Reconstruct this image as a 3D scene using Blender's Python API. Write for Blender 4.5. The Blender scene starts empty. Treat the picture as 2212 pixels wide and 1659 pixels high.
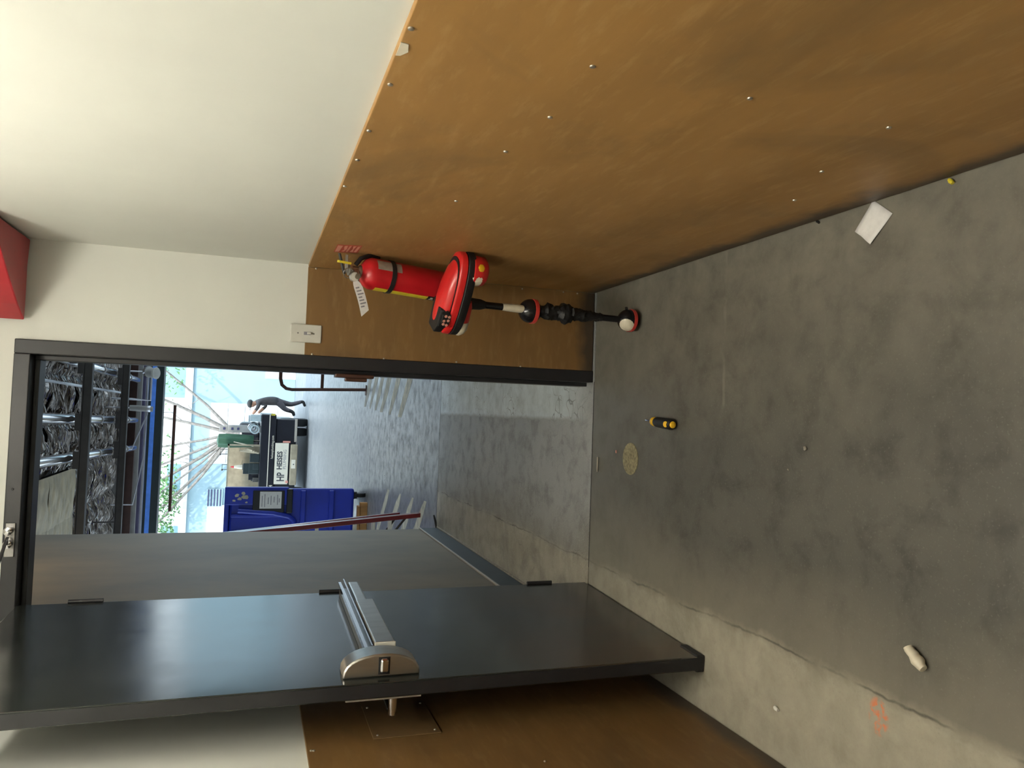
import bpy, bmesh, math, random
from mathutils import Vector, Matrix
random.seed(7)
C = bpy.context.scene.collection
SC = bpy.context.scene

# ------------------------------------------------------------------ camera (the photograph lies on its side: up is to the left)
F, PITCH, YAW, ROLL = 1641.86, 0.3281, 0.0427, -0.0489
CAM = Vector((-0.556, -3.0358, 1.4021))
fwd = Vector((math.sin(YAW)*math.cos(PITCH), math.cos(YAW)*math.cos(PITCH), -math.sin(PITCH)))
rgt0 = Vector((math.cos(YAW), -math.sin(YAW), 0)); dwn0 = fwd.cross(rgt0)
rgt = rgt0*math.cos(ROLL) + dwn0*math.sin(ROLL); dwn = -rgt0*math.sin(ROLL) + dwn0*math.cos(ROLL)
cam = bpy.data.objects.new('camera', bpy.data.cameras.new('camera')); C.objects.link(cam)
cam.data.sensor_width = 36; cam.data.lens = F/2212*36; cam.data.clip_start = .02; cam.data.clip_end = 300
cam.matrix_world = Matrix(((dwn.x, rgt.x, -fwd.x, CAM.x), (dwn.y, rgt.y, -fwd.y, CAM.y), (dwn.z, rgt.z, -fwd.z, CAM.z), (0, 0, 0, 1)))
SC.camera = cam
SC.view_settings.view_transform = 'Standard'; SC.view_settings.look = 'None'
SC.view_settings.exposure = 0.9; SC.view_settings.gamma = 1

# ------------------------------------------------------------------ light: overcast-bright sky, sun over the roof
w = bpy.data.worlds.new('sky'); SC.world = w; w.use_nodes = True
bg = w.node_tree.nodes['Background']; bg.inputs[0].default_value = (.72, .88, 1, 1); bg.inputs[1].default_value = 2.4
sd = bpy.data.lights.new('sun', 'SUN'); sd.energy = 1.4; sd.angle = .02; sd.color = (1, .96, .88)
sun = bpy.data.objects.new('sun', sd); C.objects.link(sun)
sun.rotation_euler = Vector((.12, .72, -.70)).to_track_quat('-Z', 'Y').to_euler()
ROOM_LIGHT = 39.0

# pixel -> point helpers (a pixel gives a ray; the depth comes from the plane it meets)
def ray(px, py): return rgt*((1659-py-829.5)/F) + dwn*((px-1106)/F) + fwd
def atZ(px, py, z=0): d = ray(px, py); return CAM + d*((z-CAM.z)/d.z)
def atY(px, py, y): d = ray(px, py); return CAM + d*((y-CAM.y)/d.y)
def atX(px, py, x): d = ray(px, py); return CAM + d*((x-CAM.x)/d.x)

# ------------------------------------------------------------------ materials
MATS = {}
def nodes_of(name):
    m = bpy.data.materials.new(name); m.use_nodes = True; MATS[name] = m
    nt = m.node_tree; return m, nt, nt.nodes['Principled BSDF']
def nd(nt, t, **kw):
    n = nt.nodes.new(t)
    for k, v in kw.items():
        if k in n.inputs.keys(): n.inputs[k].default_value = v
        else: setattr(n, k, v)
    return n
def coord(nt, scale=(1, 1, 1)):
    tc = nd(nt, 'ShaderNodeTexCoord'); mp = nd(nt, 'ShaderNodeMapping'); mp.inputs['Scale'].default_value = scale
    nt.links.new(tc.outputs['Object'], mp.inputs[0]); return mp.outputs[0]
def noise(nt, vec, scale, detail=4, rough=.55, dist=0):
    n = nd(nt, 'ShaderNodeTexNoise'); n.inputs['Scale'].default_value = scale; n.inputs['Detail'].default_value = detail
    n.inputs['Roughness'].default_value = rough; n.inputs['Distortion'].default_value = dist
    nt.links.new(vec, n.inputs['Vector']); return n.outputs['Fac']
def ramp(nt, src, lo, hi, a=0, b=1):
    r = nd(nt, 'ShaderNodeMapRange'); r.inputs[1].default_value = lo; r.inputs[2].default_value = hi
    r.inputs[3].default_value = a; r.inputs[4].default_value = b; nt.links.new(src, r.inputs[0]); return r.outputs[0]
def mix(nt, fac, a, b):
    m = nd(nt, 'ShaderNodeMix', data_type='RGBA')
    if isinstance(fac, (int, float)): m.inputs[0].default_value = fac
    else: nt.links.new(fac, m.inputs[0])
    for i, v in ((6, a), (7, b)):
        if isinstance(v, tuple): m.inputs[i].default_value = (*v, 1)
        else: nt.links.new(v, m.inputs[i])
    return m.outputs[2]
def math2(nt, op, a, b=None):
    m = nd(nt, 'ShaderNodeMath', operation=op)
    for i, v in ((0, a), (1, b)):
        if v is None: continue
        if isinstance(v, (int, float)): m.inputs[i].default_value = v
        else: nt.links.new(v, m.inputs[i])
    return m.outputs[0]
def bump(nt, bsdf, h, strength=.3, dist=.01):
    b = nd(nt, 'ShaderNodeBump'); b.inputs['Strength'].default_value = strength; b.inputs['Distance'].default_value = dist
    nt.links.new(h, b.inputs['Height']); nt.links.new(b.outputs[0], bsdf.inputs['Normal'])
def simple(name, col, rough=.5, metal=0, vary=.25, scale=12, bmp=0, col2=None, stretch=(1, 1, 1), spec=.5):
    m, nt, p = nodes_of(name); v = coord(nt, stretch); n = noise(nt, v, scale)
    c2 = col2 or tuple(max(0, c*(1-vary)) for c in col)
    nt.links.new(mix(nt, ramp(nt, n, .35, .68), col, c2), p.inputs['Base Color'])
    p.inputs['Roughness'].default_value = rough; p.inputs['Metallic'].default_value = metal
    p.inputs['Specular IOR Level'].default_value = spec
    if bmp: bump(nt, p, noise(nt, v, scale*8, 3), bmp, .004)
    return m

simple('white_wall', (.68, .69, .635), .55, vary=.05, scale=2.2, bmp=.15, col2=(.645, .65, .60))
simple('passage_panel', (.21, .165, .105), .6, vary=.3, scale=3, bmp=.05, col2=(.15, .125, .085), stretch=(1, 1, .6))
simple('black_trim', (.018, .018, .021), .42, vary=.3, scale=9, bmp=.05)
simple('steel', (.55, .53, .50), .36, 1, .15, 40, stretch=(1, 1, .2))
simple('steel_dark', (.30, .29, .28), .38, 1, .2, 30)
simple('chrome', (.75, .75, .78), .15, 1, .05, 10)
simple('screw_metal', (.62, .58, .50), .35, .8, .2, 50)
simple('red_paint', (.50, .012, .018), .32, 0, .15, 8)
simple('ladder_red', (.16, .014, .016), .22, 0, .2, 12)
simple('red_enamel', (.42, .02, .03), .35, 0, .15, 8)
simple('black_rubber', (.012, .012, .013), .55, 0, .3, 40, bmp=.2)
simple('black_gloss', (.010, .010, .012), .2, 0, .3, 20)
simple('white_plastic', (.62, .61, .55), .4, 0, .06, 30)
simple('paper', (.78, .77, .76), .75, 0, .08, 60, bmp=.1)
simple('ink', (.05, .05, .06), .6)
simple('ink_soft', (.25, .25, .28), .6)
simple('yellow_label', (.75, .62, .04), .4, 0, .1, 30)
simple('grey_label', (.38, .34, .29), .5, 0, .2, 60)
simple('yellow_plastic', (.85, .50, .02), .3, 0, .06, 20)
simple('red_tape', (.62, .05, .04), .35, 0, .15, 30)
simple('red_vinyl', (.62, .02, .02), .28, 0, .12, 14)
simple('cream_paint', (.72, .66, .52), .4, 0, .15, 40)
simple('pink_letter', (.80, .36, .28), .5)
simple('sticker_red', (.50, .06, .03), .5, 0, .3, 40)
simple('plate_tan', (.16, .095, .038), .45, 0, .25, 12)
simple('drain_brass', (.42, .37, .22), .7, .2, .55, 90, bmp=.8)
simple('grit', (.34, .31, .26), .9, 0, .3, 60)
simple('blue_plastic', (.016, .040, .46), .38, 0, .25, 3)
simple('timber', (.42, .20, .06), .7, 0, .4, 10, stretch=(1, 1, .2))  # golden brown imitates sunlight showing past the bin
simple('rail_brown', (.10, .045, .03), .4, .3, .3, 20)
simple('truck_black', (.012, .013, .018), .28, 0, .2, 5)
simple('truck_tan', (.38, .32, .22), .6, 0, .3, 6)
simple('tyre', (.008, .008, .009), .7, 0, .3, 30)
simple('sign_white', (.72, .66, .54), .5, 0, .05, 10)
simple('tail_lamp', (.8, .35, .28), .2, 0, .1, 10)
simple('amber_lamp', (.5, .42, .05), .3)
simple('green_tarp', (.03, .10, .055), .7, 0, .4, 6, bmp=.2, stretch=(3, 3, .5))
simple('clear_bin', (.42, .50, .52), .2, 0, .3, 6)
simple('clutter', (.10, .095, .085), .7, 0, .6, 12)
simple('foliage', (.14, .30, .10), .7, 0, .5, 9)
simple('bark', (.30, .27, .24), .8, 0, .4, 12)
simple('facade_shaded_blue', (.36, .50, .56), .8, 0, .06, 1.5)  # shaded areas of the far building, shade put into the colour
simple('facade_sunlit_white', (.85, .86, .86), .8, 0, .04, 2)  # sunlit areas of the far building, light put into the colour
simple('vent_dark', (.05, .05, .13), .5)
simple('window_glass', (.30, .48, .55), .15, 0, .1, 2)
simple('beam_dark', (.050, .044, .040), .6, .2, .3, 6)
simple('beam_brown', (.055, .022, .015), .6, 0, .3, 8)
simple('header_green', (.014, .026, .028), .5, 0, .3, 4)
simple('blue_strip', (.10, .28, .85), .4, 0, .2, 10)
simple('conduit', (.55, .56, .60), .35, .7, .1, 30)
simple('soffit_grey', (.33, .32, .30), .7, 0, .2, 6)
simple('purlin_violet', (.10, .09, .17), .5, .1, .2, 8)
simple('tan_board', (.72, .60, .36), .5, .1, .35, 5, bmp=.5)
simple('skin', (.32, .18, .12), .6); simple('shirt', (.05, .05, .055), .9, 0, .3, 10)
simple('trousers', (.10, .09, .10), .9, 0, .3, 10); simple('shoe', (.02, .02, .02), .7)
simple('ceiling_white', (.72, .71, .66), .8, 0, .04, 3)
simple('asphalt', (.30, .32, .34), .55, 0, .3, 4, bmp=.1)
simple('stripe_paint', (.62, .58, .46), .7, 0, .45, 9)

# crinkled foil
m, nt, p = nodes_of('foil'); v = coord(nt, (.55, 2.0, 1)); n1 = noise(nt, v, 2.2, 2, .4, 1.2); n2 = noise(nt, v, 7, 1, .4, .8)
nt.links.new(mix(nt, ramp(nt, n1, .35, .7), (.13, .10, .075), (.45, .40, .36)), p.inputs['Base Color'])
p.inputs['Metallic'].default_value = 1; p.inputs['Roughness'].default_value = .13
bump(nt, p, math2(nt, 'ADD', n1, math2(nt, 'MULTIPLY', n2, .35)), .8, .30)

# varnished brown hardboard of the wainscot
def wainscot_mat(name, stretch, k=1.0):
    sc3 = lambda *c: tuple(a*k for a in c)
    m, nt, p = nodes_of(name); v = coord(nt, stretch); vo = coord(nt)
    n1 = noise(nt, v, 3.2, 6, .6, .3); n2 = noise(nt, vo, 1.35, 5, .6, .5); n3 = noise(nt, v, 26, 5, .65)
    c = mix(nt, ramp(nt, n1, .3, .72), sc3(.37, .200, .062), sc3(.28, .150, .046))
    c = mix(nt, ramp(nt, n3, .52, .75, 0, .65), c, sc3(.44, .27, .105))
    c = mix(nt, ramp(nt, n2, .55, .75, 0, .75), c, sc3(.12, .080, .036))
    sx = nd(nt, 'ShaderNodeSeparateXYZ'); nt.links.new(vo, sx.inputs[0])
    zz = math2(nt, 'ADD', sx.outputs[2], math2(nt, 'MULTIPLY', math2(nt, 'SUBTRACT', noise(nt, vo, 6, 4), .5), .13))
    c = mix(nt, ramp(nt, zz, .03, .085, .9, 0), c, (.045, .034, .024))            # mop line of old grime
    nt.links.new(c, p.inputs['Base Color']); p.inputs['Roughness'].default_value = .5
    nt.links.new(ramp(nt, n1, .3, .7, .42, .6), p.inputs['Roughness'])
    bump(nt, p, n3, .06, .004)
wainscot_mat('wainscot_side', (1, .35, 1.6)); wainscot_mat('wainscot_end_shaded', (.35, 1, 1.6), .62); wainscot_mat('wainscot_left_shaded', (1, .35, 1.6), .48)  # shade put into the colour: end and left copies darkened, side lightened for sheen

# dark green-black door paint with scuffs low down
m, nt, p = nodes_of('door_paint'); v = coord(nt); vs = coord(nt, (1, 1.2, .5))
n1 = noise(nt, v, 5, 5); n2 = noise(nt, vs, 3.5, 6, .6, .4)
sx = nd(nt, 'ShaderNodeSeparateXYZ'); nt.links.new(v, sx.inputs[0])
sc = math2(nt, 'MULTIPLY', ramp(nt, n2, .45, .62), ramp(nt, sx.outputs[2], .25, .65, 1, 0))
c = mix(nt, ramp(nt, n1, .3, .7), (.017, .020, .018), (.022, .024, .022)); c = mix(nt, math2(nt, 'MULTIPLY', sc, .75), c, (.085, .050, .026))
nt.links.new(c, p.inputs['Base Color']); nt.links.new(ramp(nt, n1, .3, .7, .15, .21), p.inputs['Roughness']); p.inputs['Specular IOR Level'].default_value = .8
bump(nt, p, noise(nt, v, 3, 2), .05, .02)

# concrete floors
def floor_mat(name, dark, light, kind):
    m, nt, p = nodes_of(name); v = coord(nt); sx = nd(nt, 'ShaderNodeSeparateXYZ'); nt.links.new(v, sx.inputs[0])
    X, Y = sx.outputs[0], sx.outputs[1]
    n1 = noise(nt, v, 1.6, 7, .62, .4); n2 = noise(nt, v, 9, 6, .65, .2); n3 = noise(nt, v, 160, 2, .5)
    c = mix(nt, ramp(nt, n1, .32, .7), dark, light)
    c = mix(nt, ramp(nt, n2, .48, .68, 0, .6), c, tuple(a*.5 for a in dark))
    wob = math2(nt, 'MULTIPLY', math2(nt, 'SUBTRACT', noise(nt, v, 3.0, 5, .6), .5), .07)
    xw = math2(nt, 'ADD', X, wob)
    if kind in ('room', 'passage'):
        seam = -1.17
        # older lighter slab along the left wall and a worn lighter border inside it
        c = mix(nt, ramp(nt, math2(nt, 'ADD', X, math2(nt, 'MULTIPLY', math2(nt, 'SUBTRACT', n1, .5), .5)), seam+.26, seam-.02, 0, .7), c, (.22, .20, .152))
        st1 = mix(nt, ramp(nt, n2, .35, .7), (.46, .425, .335), (.31, .285, .22)); st1 = mix(nt, ramp(nt, noise(nt, v, 3.2, 6, .65, .6), .52, .66, 0, .65), st1, (.15, .14, .11))
        c = mix(nt, ramp(nt, math2(nt, 'ADD', xw, math2(nt, 'MULTIPLY', math2(nt, 'SUBTRACT', n2, .5), .05)), seam+.02, seam-.02, 0, .66), c, st1)
        cr = ramp(nt, math2(nt, 'ABSOLUTE', math2(nt, 'SUBTRACT', xw, seam)), .001, .005, .7, 0); cr = math2(nt, 'MULTIPLY', cr, ramp(nt, noise(nt, v, 5, 3), .38, .58))
        c = mix(nt, cr, c, (.03, .028, .022))
    if kind == 'room':
        nr = math2(nt, 'ADD', X, math2(nt, 'MULTIPLY', math2(nt, 'SUBTRACT', noise(nt, v, 2.4, 5, .6, .3), .5), .7))
        c = mix(nt, ramp(nt, nr, -.62, -.02, 0, .8), c, mix(nt, ramp(nt, n2, .3, .7), (.23, .215, .170), (.13, .122, .098)))
        yr = math2(nt, 'ADD', Y, math2(nt, 'MULTIPLY', math2(nt, 'SUBTRACT', noise(nt, v, 4, 5, .6), .5), .6))
        c = mix(nt, ramp(nt, yr, -.75, -.02, 0, .45), c, (.21, .205, .175))
        dx = math2(nt, 'POWER', math2(nt, 'DIVIDE', math2(nt, 'ADD', X, 1.222), .045), 2); dy = math2(nt, 'POWER', math2(nt, 'DIVIDE', math2(nt, 'ADD', Y, 1.628), .03), 2)
        spot = math2(nt, 'MULTIPLY', ramp(nt, math2(nt, 'ADD', dx, dy), .5, 1.1, 1, 0), ramp(nt, noise(nt, v, 45, 4), .46, .56))
        c = mix(nt, spot, c, (.62, .20, .09))
    if kind == 'room':
        yj = math2(nt, 'ADD', Y, math2(nt, 'MULTIPLY', math2(nt, 'SUBTRACT', noise(nt, v, 5, 4), .5), .05))
        jl = math2(nt, 'MULTIPLY', ramp(nt, math2(nt, 'ABSOLUTE', math2(nt, 'ADD', yj, .985)), .003, .010, .6, 0), math2(nt, 'MULTIPLY', ramp(nt, X, -.53, -.50), ramp(nt, noise(nt, v, 8, 3), .42, .55)))
        c = mix(nt, jl, c, (.20, .19, .155))
    if kind == 'passage':
        vo = nd(nt, 'ShaderNodeTexVoronoi', feature='DISTANCE_TO_EDGE'); vo.inputs['Scale'].default_value = 7
        dv = nd(nt, 'ShaderNodeMapping'); nt.links.new(v, dv.inputs[0]); wv = nd(nt, 'ShaderNodeVectorMath', operation='ADD')
        nz = nd(nt, 'ShaderNodeTexNoise'); nz.inputs['Scale'].default_value = 3; nt.links.new(v, nz.inputs['Vector'])
        nt.links.new(v, wv.inputs[0]); nt.links.new(nz.outputs['Color'], wv.inputs[1]); nt.links.new(wv.outputs[0], vo.inputs['Vector'])
        crack = math2(nt, 'MULTIPLY', ramp(nt, vo.outputs['Distance'], .0, .014, 1, 0), ramp(nt, noise(nt, v, 2.2, 3), .42, .56))
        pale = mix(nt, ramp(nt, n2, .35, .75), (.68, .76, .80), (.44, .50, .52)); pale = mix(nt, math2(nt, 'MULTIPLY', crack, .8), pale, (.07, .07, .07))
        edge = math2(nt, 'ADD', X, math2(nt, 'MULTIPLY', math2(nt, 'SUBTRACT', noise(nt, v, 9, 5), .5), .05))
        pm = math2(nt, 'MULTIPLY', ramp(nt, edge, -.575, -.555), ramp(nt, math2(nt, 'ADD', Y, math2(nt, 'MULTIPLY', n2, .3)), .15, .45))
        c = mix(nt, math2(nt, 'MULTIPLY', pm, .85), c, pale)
        c = mix(nt, math2(nt, 'MULTIPLY', crack, .35), c, (.06, .06, .055))
    c = mix(nt, ramp(nt, n3, .60, .75, 0, .35), c, tuple(min(1, a*2.2) for a in light))
    nt.links.new(c, p.inputs['Base Color'])
    lo, hi = (.42, .62) if kind != 'carport' else (.26, .5)
    nt.links.new(ramp(nt, n2, .3, .7, lo, hi), p.inputs['Roughness'])
    bump(nt, p, math2(nt, 'ADD', n2, math2(nt, 'MULTIPLY', n3, .15)), .12, .01)
floor_mat('floor_room', (.066, .063, .054), (.098, .093, .080), 'room')
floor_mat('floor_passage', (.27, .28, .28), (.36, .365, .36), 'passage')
floor_mat('floor_carport', (.19, .195, .205), (.27, .27, .265), 'carport')

# ------------------------------------------------------------------ mesh helpers
ORG = {}
class MB:
    def __init__(s): s.v = []; s.f = []
    def add(s, vs, fs):
        o = len(s.v); s.v += [Vector(a) for a in vs]; s.f += [[i+o for i in q] for q in fs]; return s
    def box(s, x0, x1, y0, y1, z0, z1):
        vs = [(x, y, z) for z in (z0, z1) for y in (y0, y1) for x in (x0, x1)]
        return s.add(vs, [(0, 2, 3, 1), (4, 5, 7, 6), (0, 1, 5, 4), (2, 6, 7, 3), (0, 4, 6, 2), (1, 3, 7, 5)])
    def obox(s, f, a0, a1, b0, b1, c0, c1):          # box through a mapping f(a,b,c) -> point
        vs = [f(a, b, c) for c in (c0, c1) for b in (b0, b1) for a in (a0, a1)]
        return s.add(vs, [(0, 2, 3, 1), (4, 5, 7, 6), (0, 1, 5, 4), (2, 6, 7, 3), (0, 4, 6, 2), (1, 3, 7, 5)])
    def tube(s, pts, r, n=12, cap=True):
        pts = [Vector(q) for q in pts]; rs = r if isinstance(r, (list, tuple)) else [r]*len(pts)
        rings = []; ref = None
        for i, q in enumerate(pts):
            t = (pts[min(i+1, len(pts)-1)]-pts[max(i-1, 0)]).normalized()
            if ref is None: ref = t.orthogonal().normalized()
            a = (ref - t*ref.dot(t))
            a = a.normalized() if a.length > 1e-6 else t.orthogonal().normalized()
            ref = a; b = t.cross(a)
            rings.append([q + (a*math.cos(k*2*math.pi/n)+b*math.sin(k*2*math.pi/n))*rs[i] for k in range(n)])
        vs = [p for g in rings for p in g]; fs = []
        for i in range(len(rings)-1):
            for k in range(n): fs.append((i*n+k, i*n+(k+1) % n, (i+1)*n+(k+1) % n, (i+1)*n+k))
        if cap: fs.append(list(range(n))[::-1]); fs.append([len(vs)-n+k for k in range(n)])
        return s.add(vs, fs)
    def lathe(s, o, axis, prof, n=24):               # prof: (distance along axis, radius)
        o = Vector(o); t = Vector(axis).normalized(); return s.tube([o+t*(d+1e-5*i) for i, (d, _) in enumerate(prof)], [max(r, 1e-4) for _, r in prof], n)
    def sphere(s, o, r, n=20, m=12, sc=(1, 1, 1)):
        o = Vector(o); vs = []; fs = []
        for i in range(m+1):
            th = math.pi*i/m
            for k in range(n):
                ph = 2*math.pi*k/n; vs.append(o+Vector((r*sc[0]*math.sin(th)*math.cos(ph), r*sc[1]*math.sin(th)*math.sin(ph), r*sc[2]*math.cos(th))))
        for i in range(m):
            for k in range(n): fs.append((i*n+k, (i+1)*n+k, (i+1)*n+(k+1) % n, i*n+(k+1) % n))
        return s.add(vs, fs)
    def prism(s, f, poly, c0, c1):                   # polygon (a,b) extruded in c, through mapping f
        n = len(poly); vs = [f(a, b, c0) for a, b in poly]+[f(a, b, c1) for a, b in poly]
        return s.add(vs, [list(range(n))[::-1], [n+i for i in range(n)]]+[(i, (i+1) % n, n+(i+1) % n, n+i) for i in range(n)])
    def build(s, name, mat, parent=None, smooth=None, bevel=0, label=None):
        org = ORG.get(parent.name, Vector()) if parent else Vector()
        me = bpy.data.meshes.new(name); me.from_pydata([tuple(v-org) for v in s.v], [], s.f)
        bm = bmesh.new(); bm.from_mesh(me); bmesh.ops.recalc_face_normals(bm, faces=bm.faces); bm.to_mesh(me); bm.free()
        me.materials.append(MATS[mat])
        if smooth: me.shade_smooth(); me.set_sharp_from_angle(angle=math.radians(smooth))
        o = bpy.data.objects.new(name, me); C.objects.link(o)
        if parent: o.parent = parent; ORG[o.name] = org
        if bevel:
            b = o.modifiers.new('bevel', 'BEVEL'); b.width = bevel; b.segments = 2; b.limit_method = 'ANGLE'
        if label: o['label'] = label
        return o
def tag(o, label, cat, group=None, kind=None):
    o['label'] = label; o['category'] = cat
    if group: o['group'] = group
    if kind: o['kind'] = kind
    return o
def thing(name, label, cat, loc=(0, 0, 0), group=None, kind=None):
    o = bpy.data.objects.new(name, None); C.objects.link(o); o.location = loc; ORG[o.name] = Vector(loc); o.empty_display_size = .05
    return tag(o, label, cat, group, kind)
ident = lambda a, b, c: (a, b, c)
def text(name, s, mat, parent, origin, right, up, size, extrude=.0006, align='LEFT', xs=1.0, bold=0):
    cu = bpy.data.curves.new(name, 'FONT'); cu.body = s; cu.size = size; cu.extrude = extrude; cu.align_x = align; cu.resolution_u = 2; cu.offset = bold
    t = bpy.data.objects.new(name, cu); C.objects.link(t); me = bpy.data.meshes.new_from_object(t); bpy.data.objects.remove(t); bpy.data.curves.remove(cu)
    r = Vector(right).normalized(); u = Vector(up).normalized(); n = r.cross(u); o = Vector(origin); org = ORG.get(parent.name, Vector())
    for q in me.vertices: q.co = o + r*(q.co.x*xs) + u*q.co.y + n*q.co.z - org
    me.materials.clear(); me.materials.append(MATS[mat]); ob = bpy.data.objects.new(name, me); C.objects.link(ob); ob.parent = parent; ORG[ob.name] = org
    return ob

# ================================================================== THE SETTING
LW = -1.4855            # left wall plane
HOLE_L, HOLE_R, FR_T = -1.315, -.4035, 2.134
tag(MB().box(-1.62, .12, -7, -.031, -.15, 0).build('floor', 'floor_room'), 'dark worn concrete floor of the corridor with a lighter strip along the left wall', 'floor', kind='structure')
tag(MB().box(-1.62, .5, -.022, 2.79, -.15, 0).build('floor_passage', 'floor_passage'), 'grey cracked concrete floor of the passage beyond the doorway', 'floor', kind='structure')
fc = tag(MB().box(-14, 14, 2.80, 17.2, -.15, 0).build('floor_carport', 'floor_carport'), 'smooth grey carport floor with worn painted stripes, shiny toward the street', 'floor', kind='structure')
tag(MB().box(-30, 30, 17.21, 60, -.15, -.005).build('driveway', 'asphalt'), 'pale sunlit driveway behind the carport', 'driveway', kind='structure')
for nm in ('floor', 'floor_passage', 'floor_carport'): pass
sub = MB().box(-30, 30, -7.2, 60, -.4, -.16).build('ground_base', 'black_rubber'); tag(sub, 'dark ground bed under the floor slabs', 'ground', kind='structure')

wr = tag(MB().box(0, .12, -7, 0, 0, 2.9).build('wall_right', 'white_wall'), 'white painted corridor wall above brown hardboard on the right', 'wall', kind='structure')
b = MB().box(-.12*0-.3535, .12, 0, .15, 0, 2.9).box(LW-.14, -1.365, 0, .15, 0, 2.9).box(-1.365, -.3535, 0, .15, 2.184, 2.9)
wb = tag(b.build('wall_back', 'white_wall'), 'white end wall around the doorway with brown hardboard below', 'wall', kind='structure')
wl = tag(MB().box(LW-.12, LW, -7, 0, 0, 2.9).build('wall_left', 'white_wall'), 'white painted corridor wall behind the open door', 'wall', kind='structure')
tag(MB().box(LW-.12, .12, -7.12, -7, 0, 2.9).build('wall_front', 'white_wall'), 'white wall at the near end of the corridor', 'wall', kind='structure')
tag(MB().box(LW-.12, .12, -7.12, .15, 2.9, 3.0).build('ceiling', 'ceiling_white'), 'plain white corridor ceiling', 'ceiling', kind='structure')

def screw(b, p, n, r=.0045):
    b.lathe(p, n, [(0, r), (.002, r*.9), (.003, r*.4)], 10)
def screws(parent, pts, n, r=.0045):
    for p_ in pts: b = MB(); screw(b, p_, n, r); b.build('screw', 'screw_metal', parent, smooth=40)
# wainscot sheets: 12 mm board, 1.22 m high
pr = MB().box(-.012, 0, -2.42, -.0125, .004, 1.22).build('wainscot_panel', 'wainscot_side', wr, bevel=.0015)
MB().box(-.012, 0, -4.86, -2.423, .004, 1.22).build('wainscot_panel', 'wainscot_side', wr, bevel=.0015)
scr = [atX(px, py, -.012) for px, py in ((888, 61), (843, 182), (1280, 143), (1092, 327), (797, 282), (772, 345), (745, 402), (985, 434), (1188, 253), (1620, 212), (1920, 275), (1775, 370), (1716, 432))]
screws(pr, scr, (-1, 0, 0), .005)
sy_ = atX(868, 106, -.012).y; b = MB().prism(lambda a, z, c: (-.012-c, a, z), [(sy_-.022, 1.219), (sy_-.020, 1.207), (sy_+.004, 1.203), (sy_+.02, 1.212), (sy_+.022, 1.219)], 0, .0012)
b.build('torn_paper_scrap', 'cream_paint', pr, label='torn cream paint scrap at the top edge')
pe = MB().box(-.3535, -.012, -.012, 0, .004, 1.22).build('wainscot_panel', 'wainscot_end_shaded', wb, bevel=.0015)
screws(pe, [atY(px, py, -.012) for px, py in ((674, 765), (829, 775), (986, 782), (1124, 792), (1190, 813), (683, 580), (1128, 624), (1217, 631), (1247, 634))], (0, -1, 0), .004)
MB().box(LW-.0, -1.366, -.012, 0, .004, 1.22).build('wainscot_panel', 'wainscot_end_shaded', wb)
pl = MB().box(LW, LW+.012, -2.45, -.0125, .004, 1.22).build('wainscot_panel', 'wainscot_left_shaded', wl, bevel=.0015)
screws(pl, [atX(px, py, LW+.012) for px, py in ((672, 1622), (1062, 1485), (1177, 1645), (678, 1622))], (1, 0, 0), .004)

tag(MB().box(-1.20, -.40, -.0315, -.0215, -.02, -.0015).build('trim_2', 'black_rubber'), 'black joint line between corridor and passage floors', 'floor joint', kind='structure')
# door frame (hollow metal, painted black)
fr = thing('trim_1', 'black painted steel door frame around the open doorway', 'door frame', (-.86, 0, 0), kind='structure')
for x0, x1, s in ((-.4035, -.3535, -1), (-1.365, -1.315, 1)):
    MB().box(x0, x1, -.016, .166, 0, 2.184).build('jamb', 'black_trim', fr, bevel=.003)
    e = x0 if s < 0 else x1
    MB().box(min(e, e+s*.016), max(e, e+s*.016), .05, .13, 0, 2.134).build('door_stop', 'black_trim', fr, bevel=.002)
MB().box(-1.315, -.4035, -.016, .166, 2.134, 2.184).build('head', 'black_trim', fr, bevel=.003)
MB().box(-1.299, -.4195, .05, .13, 2.118, 2.134).build('door_stop', 'black_trim', fr, bevel=.002)
rs = MB().box(-.4335, -.4195, -.014, .045, .95, 1.10).box(-.447, -.4335, .0, .04, .975, 1.06).build('rim_strike', 'rail_brown', fr, bevel=.003)
hb = MB().box(-1.10, -.985, -.021, -.016, 2.146, 2.176).build('closer_shoe', 'steel_dark', fr, bevel=.002)
for x in (-1.01, -1.055):
    MB().lathe((x, -.021, 2.163), (0, -1, 0), [(0, .014), (.022, .014), (.026, .006)], 14).build('shoe_bolt', 'chrome', hb, smooth=40)
MB().lathe((-.87, -.016, 2.162), (0, -1, 0), [(0, .004), (.002, .003)], 8).build('frame_hole', 'black_rubber', hb)

# door leaf
HX, DA = -1.264, .043
DS = Vector((-math.sin(DA), -math.cos(DA), 0)); DN = Vector((math.cos(DA), -math.sin(DA), 0))
def D(s, n, z): return Vector((HX, -.018, 0)) + DS*s + DN*n + Vector((0, 0, z))
dr = thing('door_1', 'dark green-black steel door standing open with a chrome push bar', 'door', (HX, 0, 0), kind='structure')
MB().obox(D, .002, .905, -.044, 0, .012, 2.128).build('door_leaf', 'door_paint', dr, bevel=.002)
MB().obox(D, .9052, .907, -.040, -.004, .014, 2.126).build('edge_strip', 'black_trim', dr)
MB().obox(D, .80, .906, -.050, .004, .002, .03).build('corner_guard', 'black_rubber', dr, bevel=.004)
for z in (.22, 1.07, 1.92):
    MB().tube([D(-.004, .004, z-.055), D(-.004, .004, z+.055)], .007, 10).build('hinge', 'black_trim', dr, smooth=40)
pb = MB().obox(D, .05, .80, .0, .028, .974, 1.056).build('panic_bar', 'steel', dr, bevel=.003)
MB().obox(D, .33, .775, .030, .066, .972, 1.032).build('touch_pad', 'steel', pb, bevel=.004)
MB().obox(D, .04, .33, .030, .050, .985, 1.024).build('rear_cover', 'steel', pb, bevel=.006)
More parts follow.
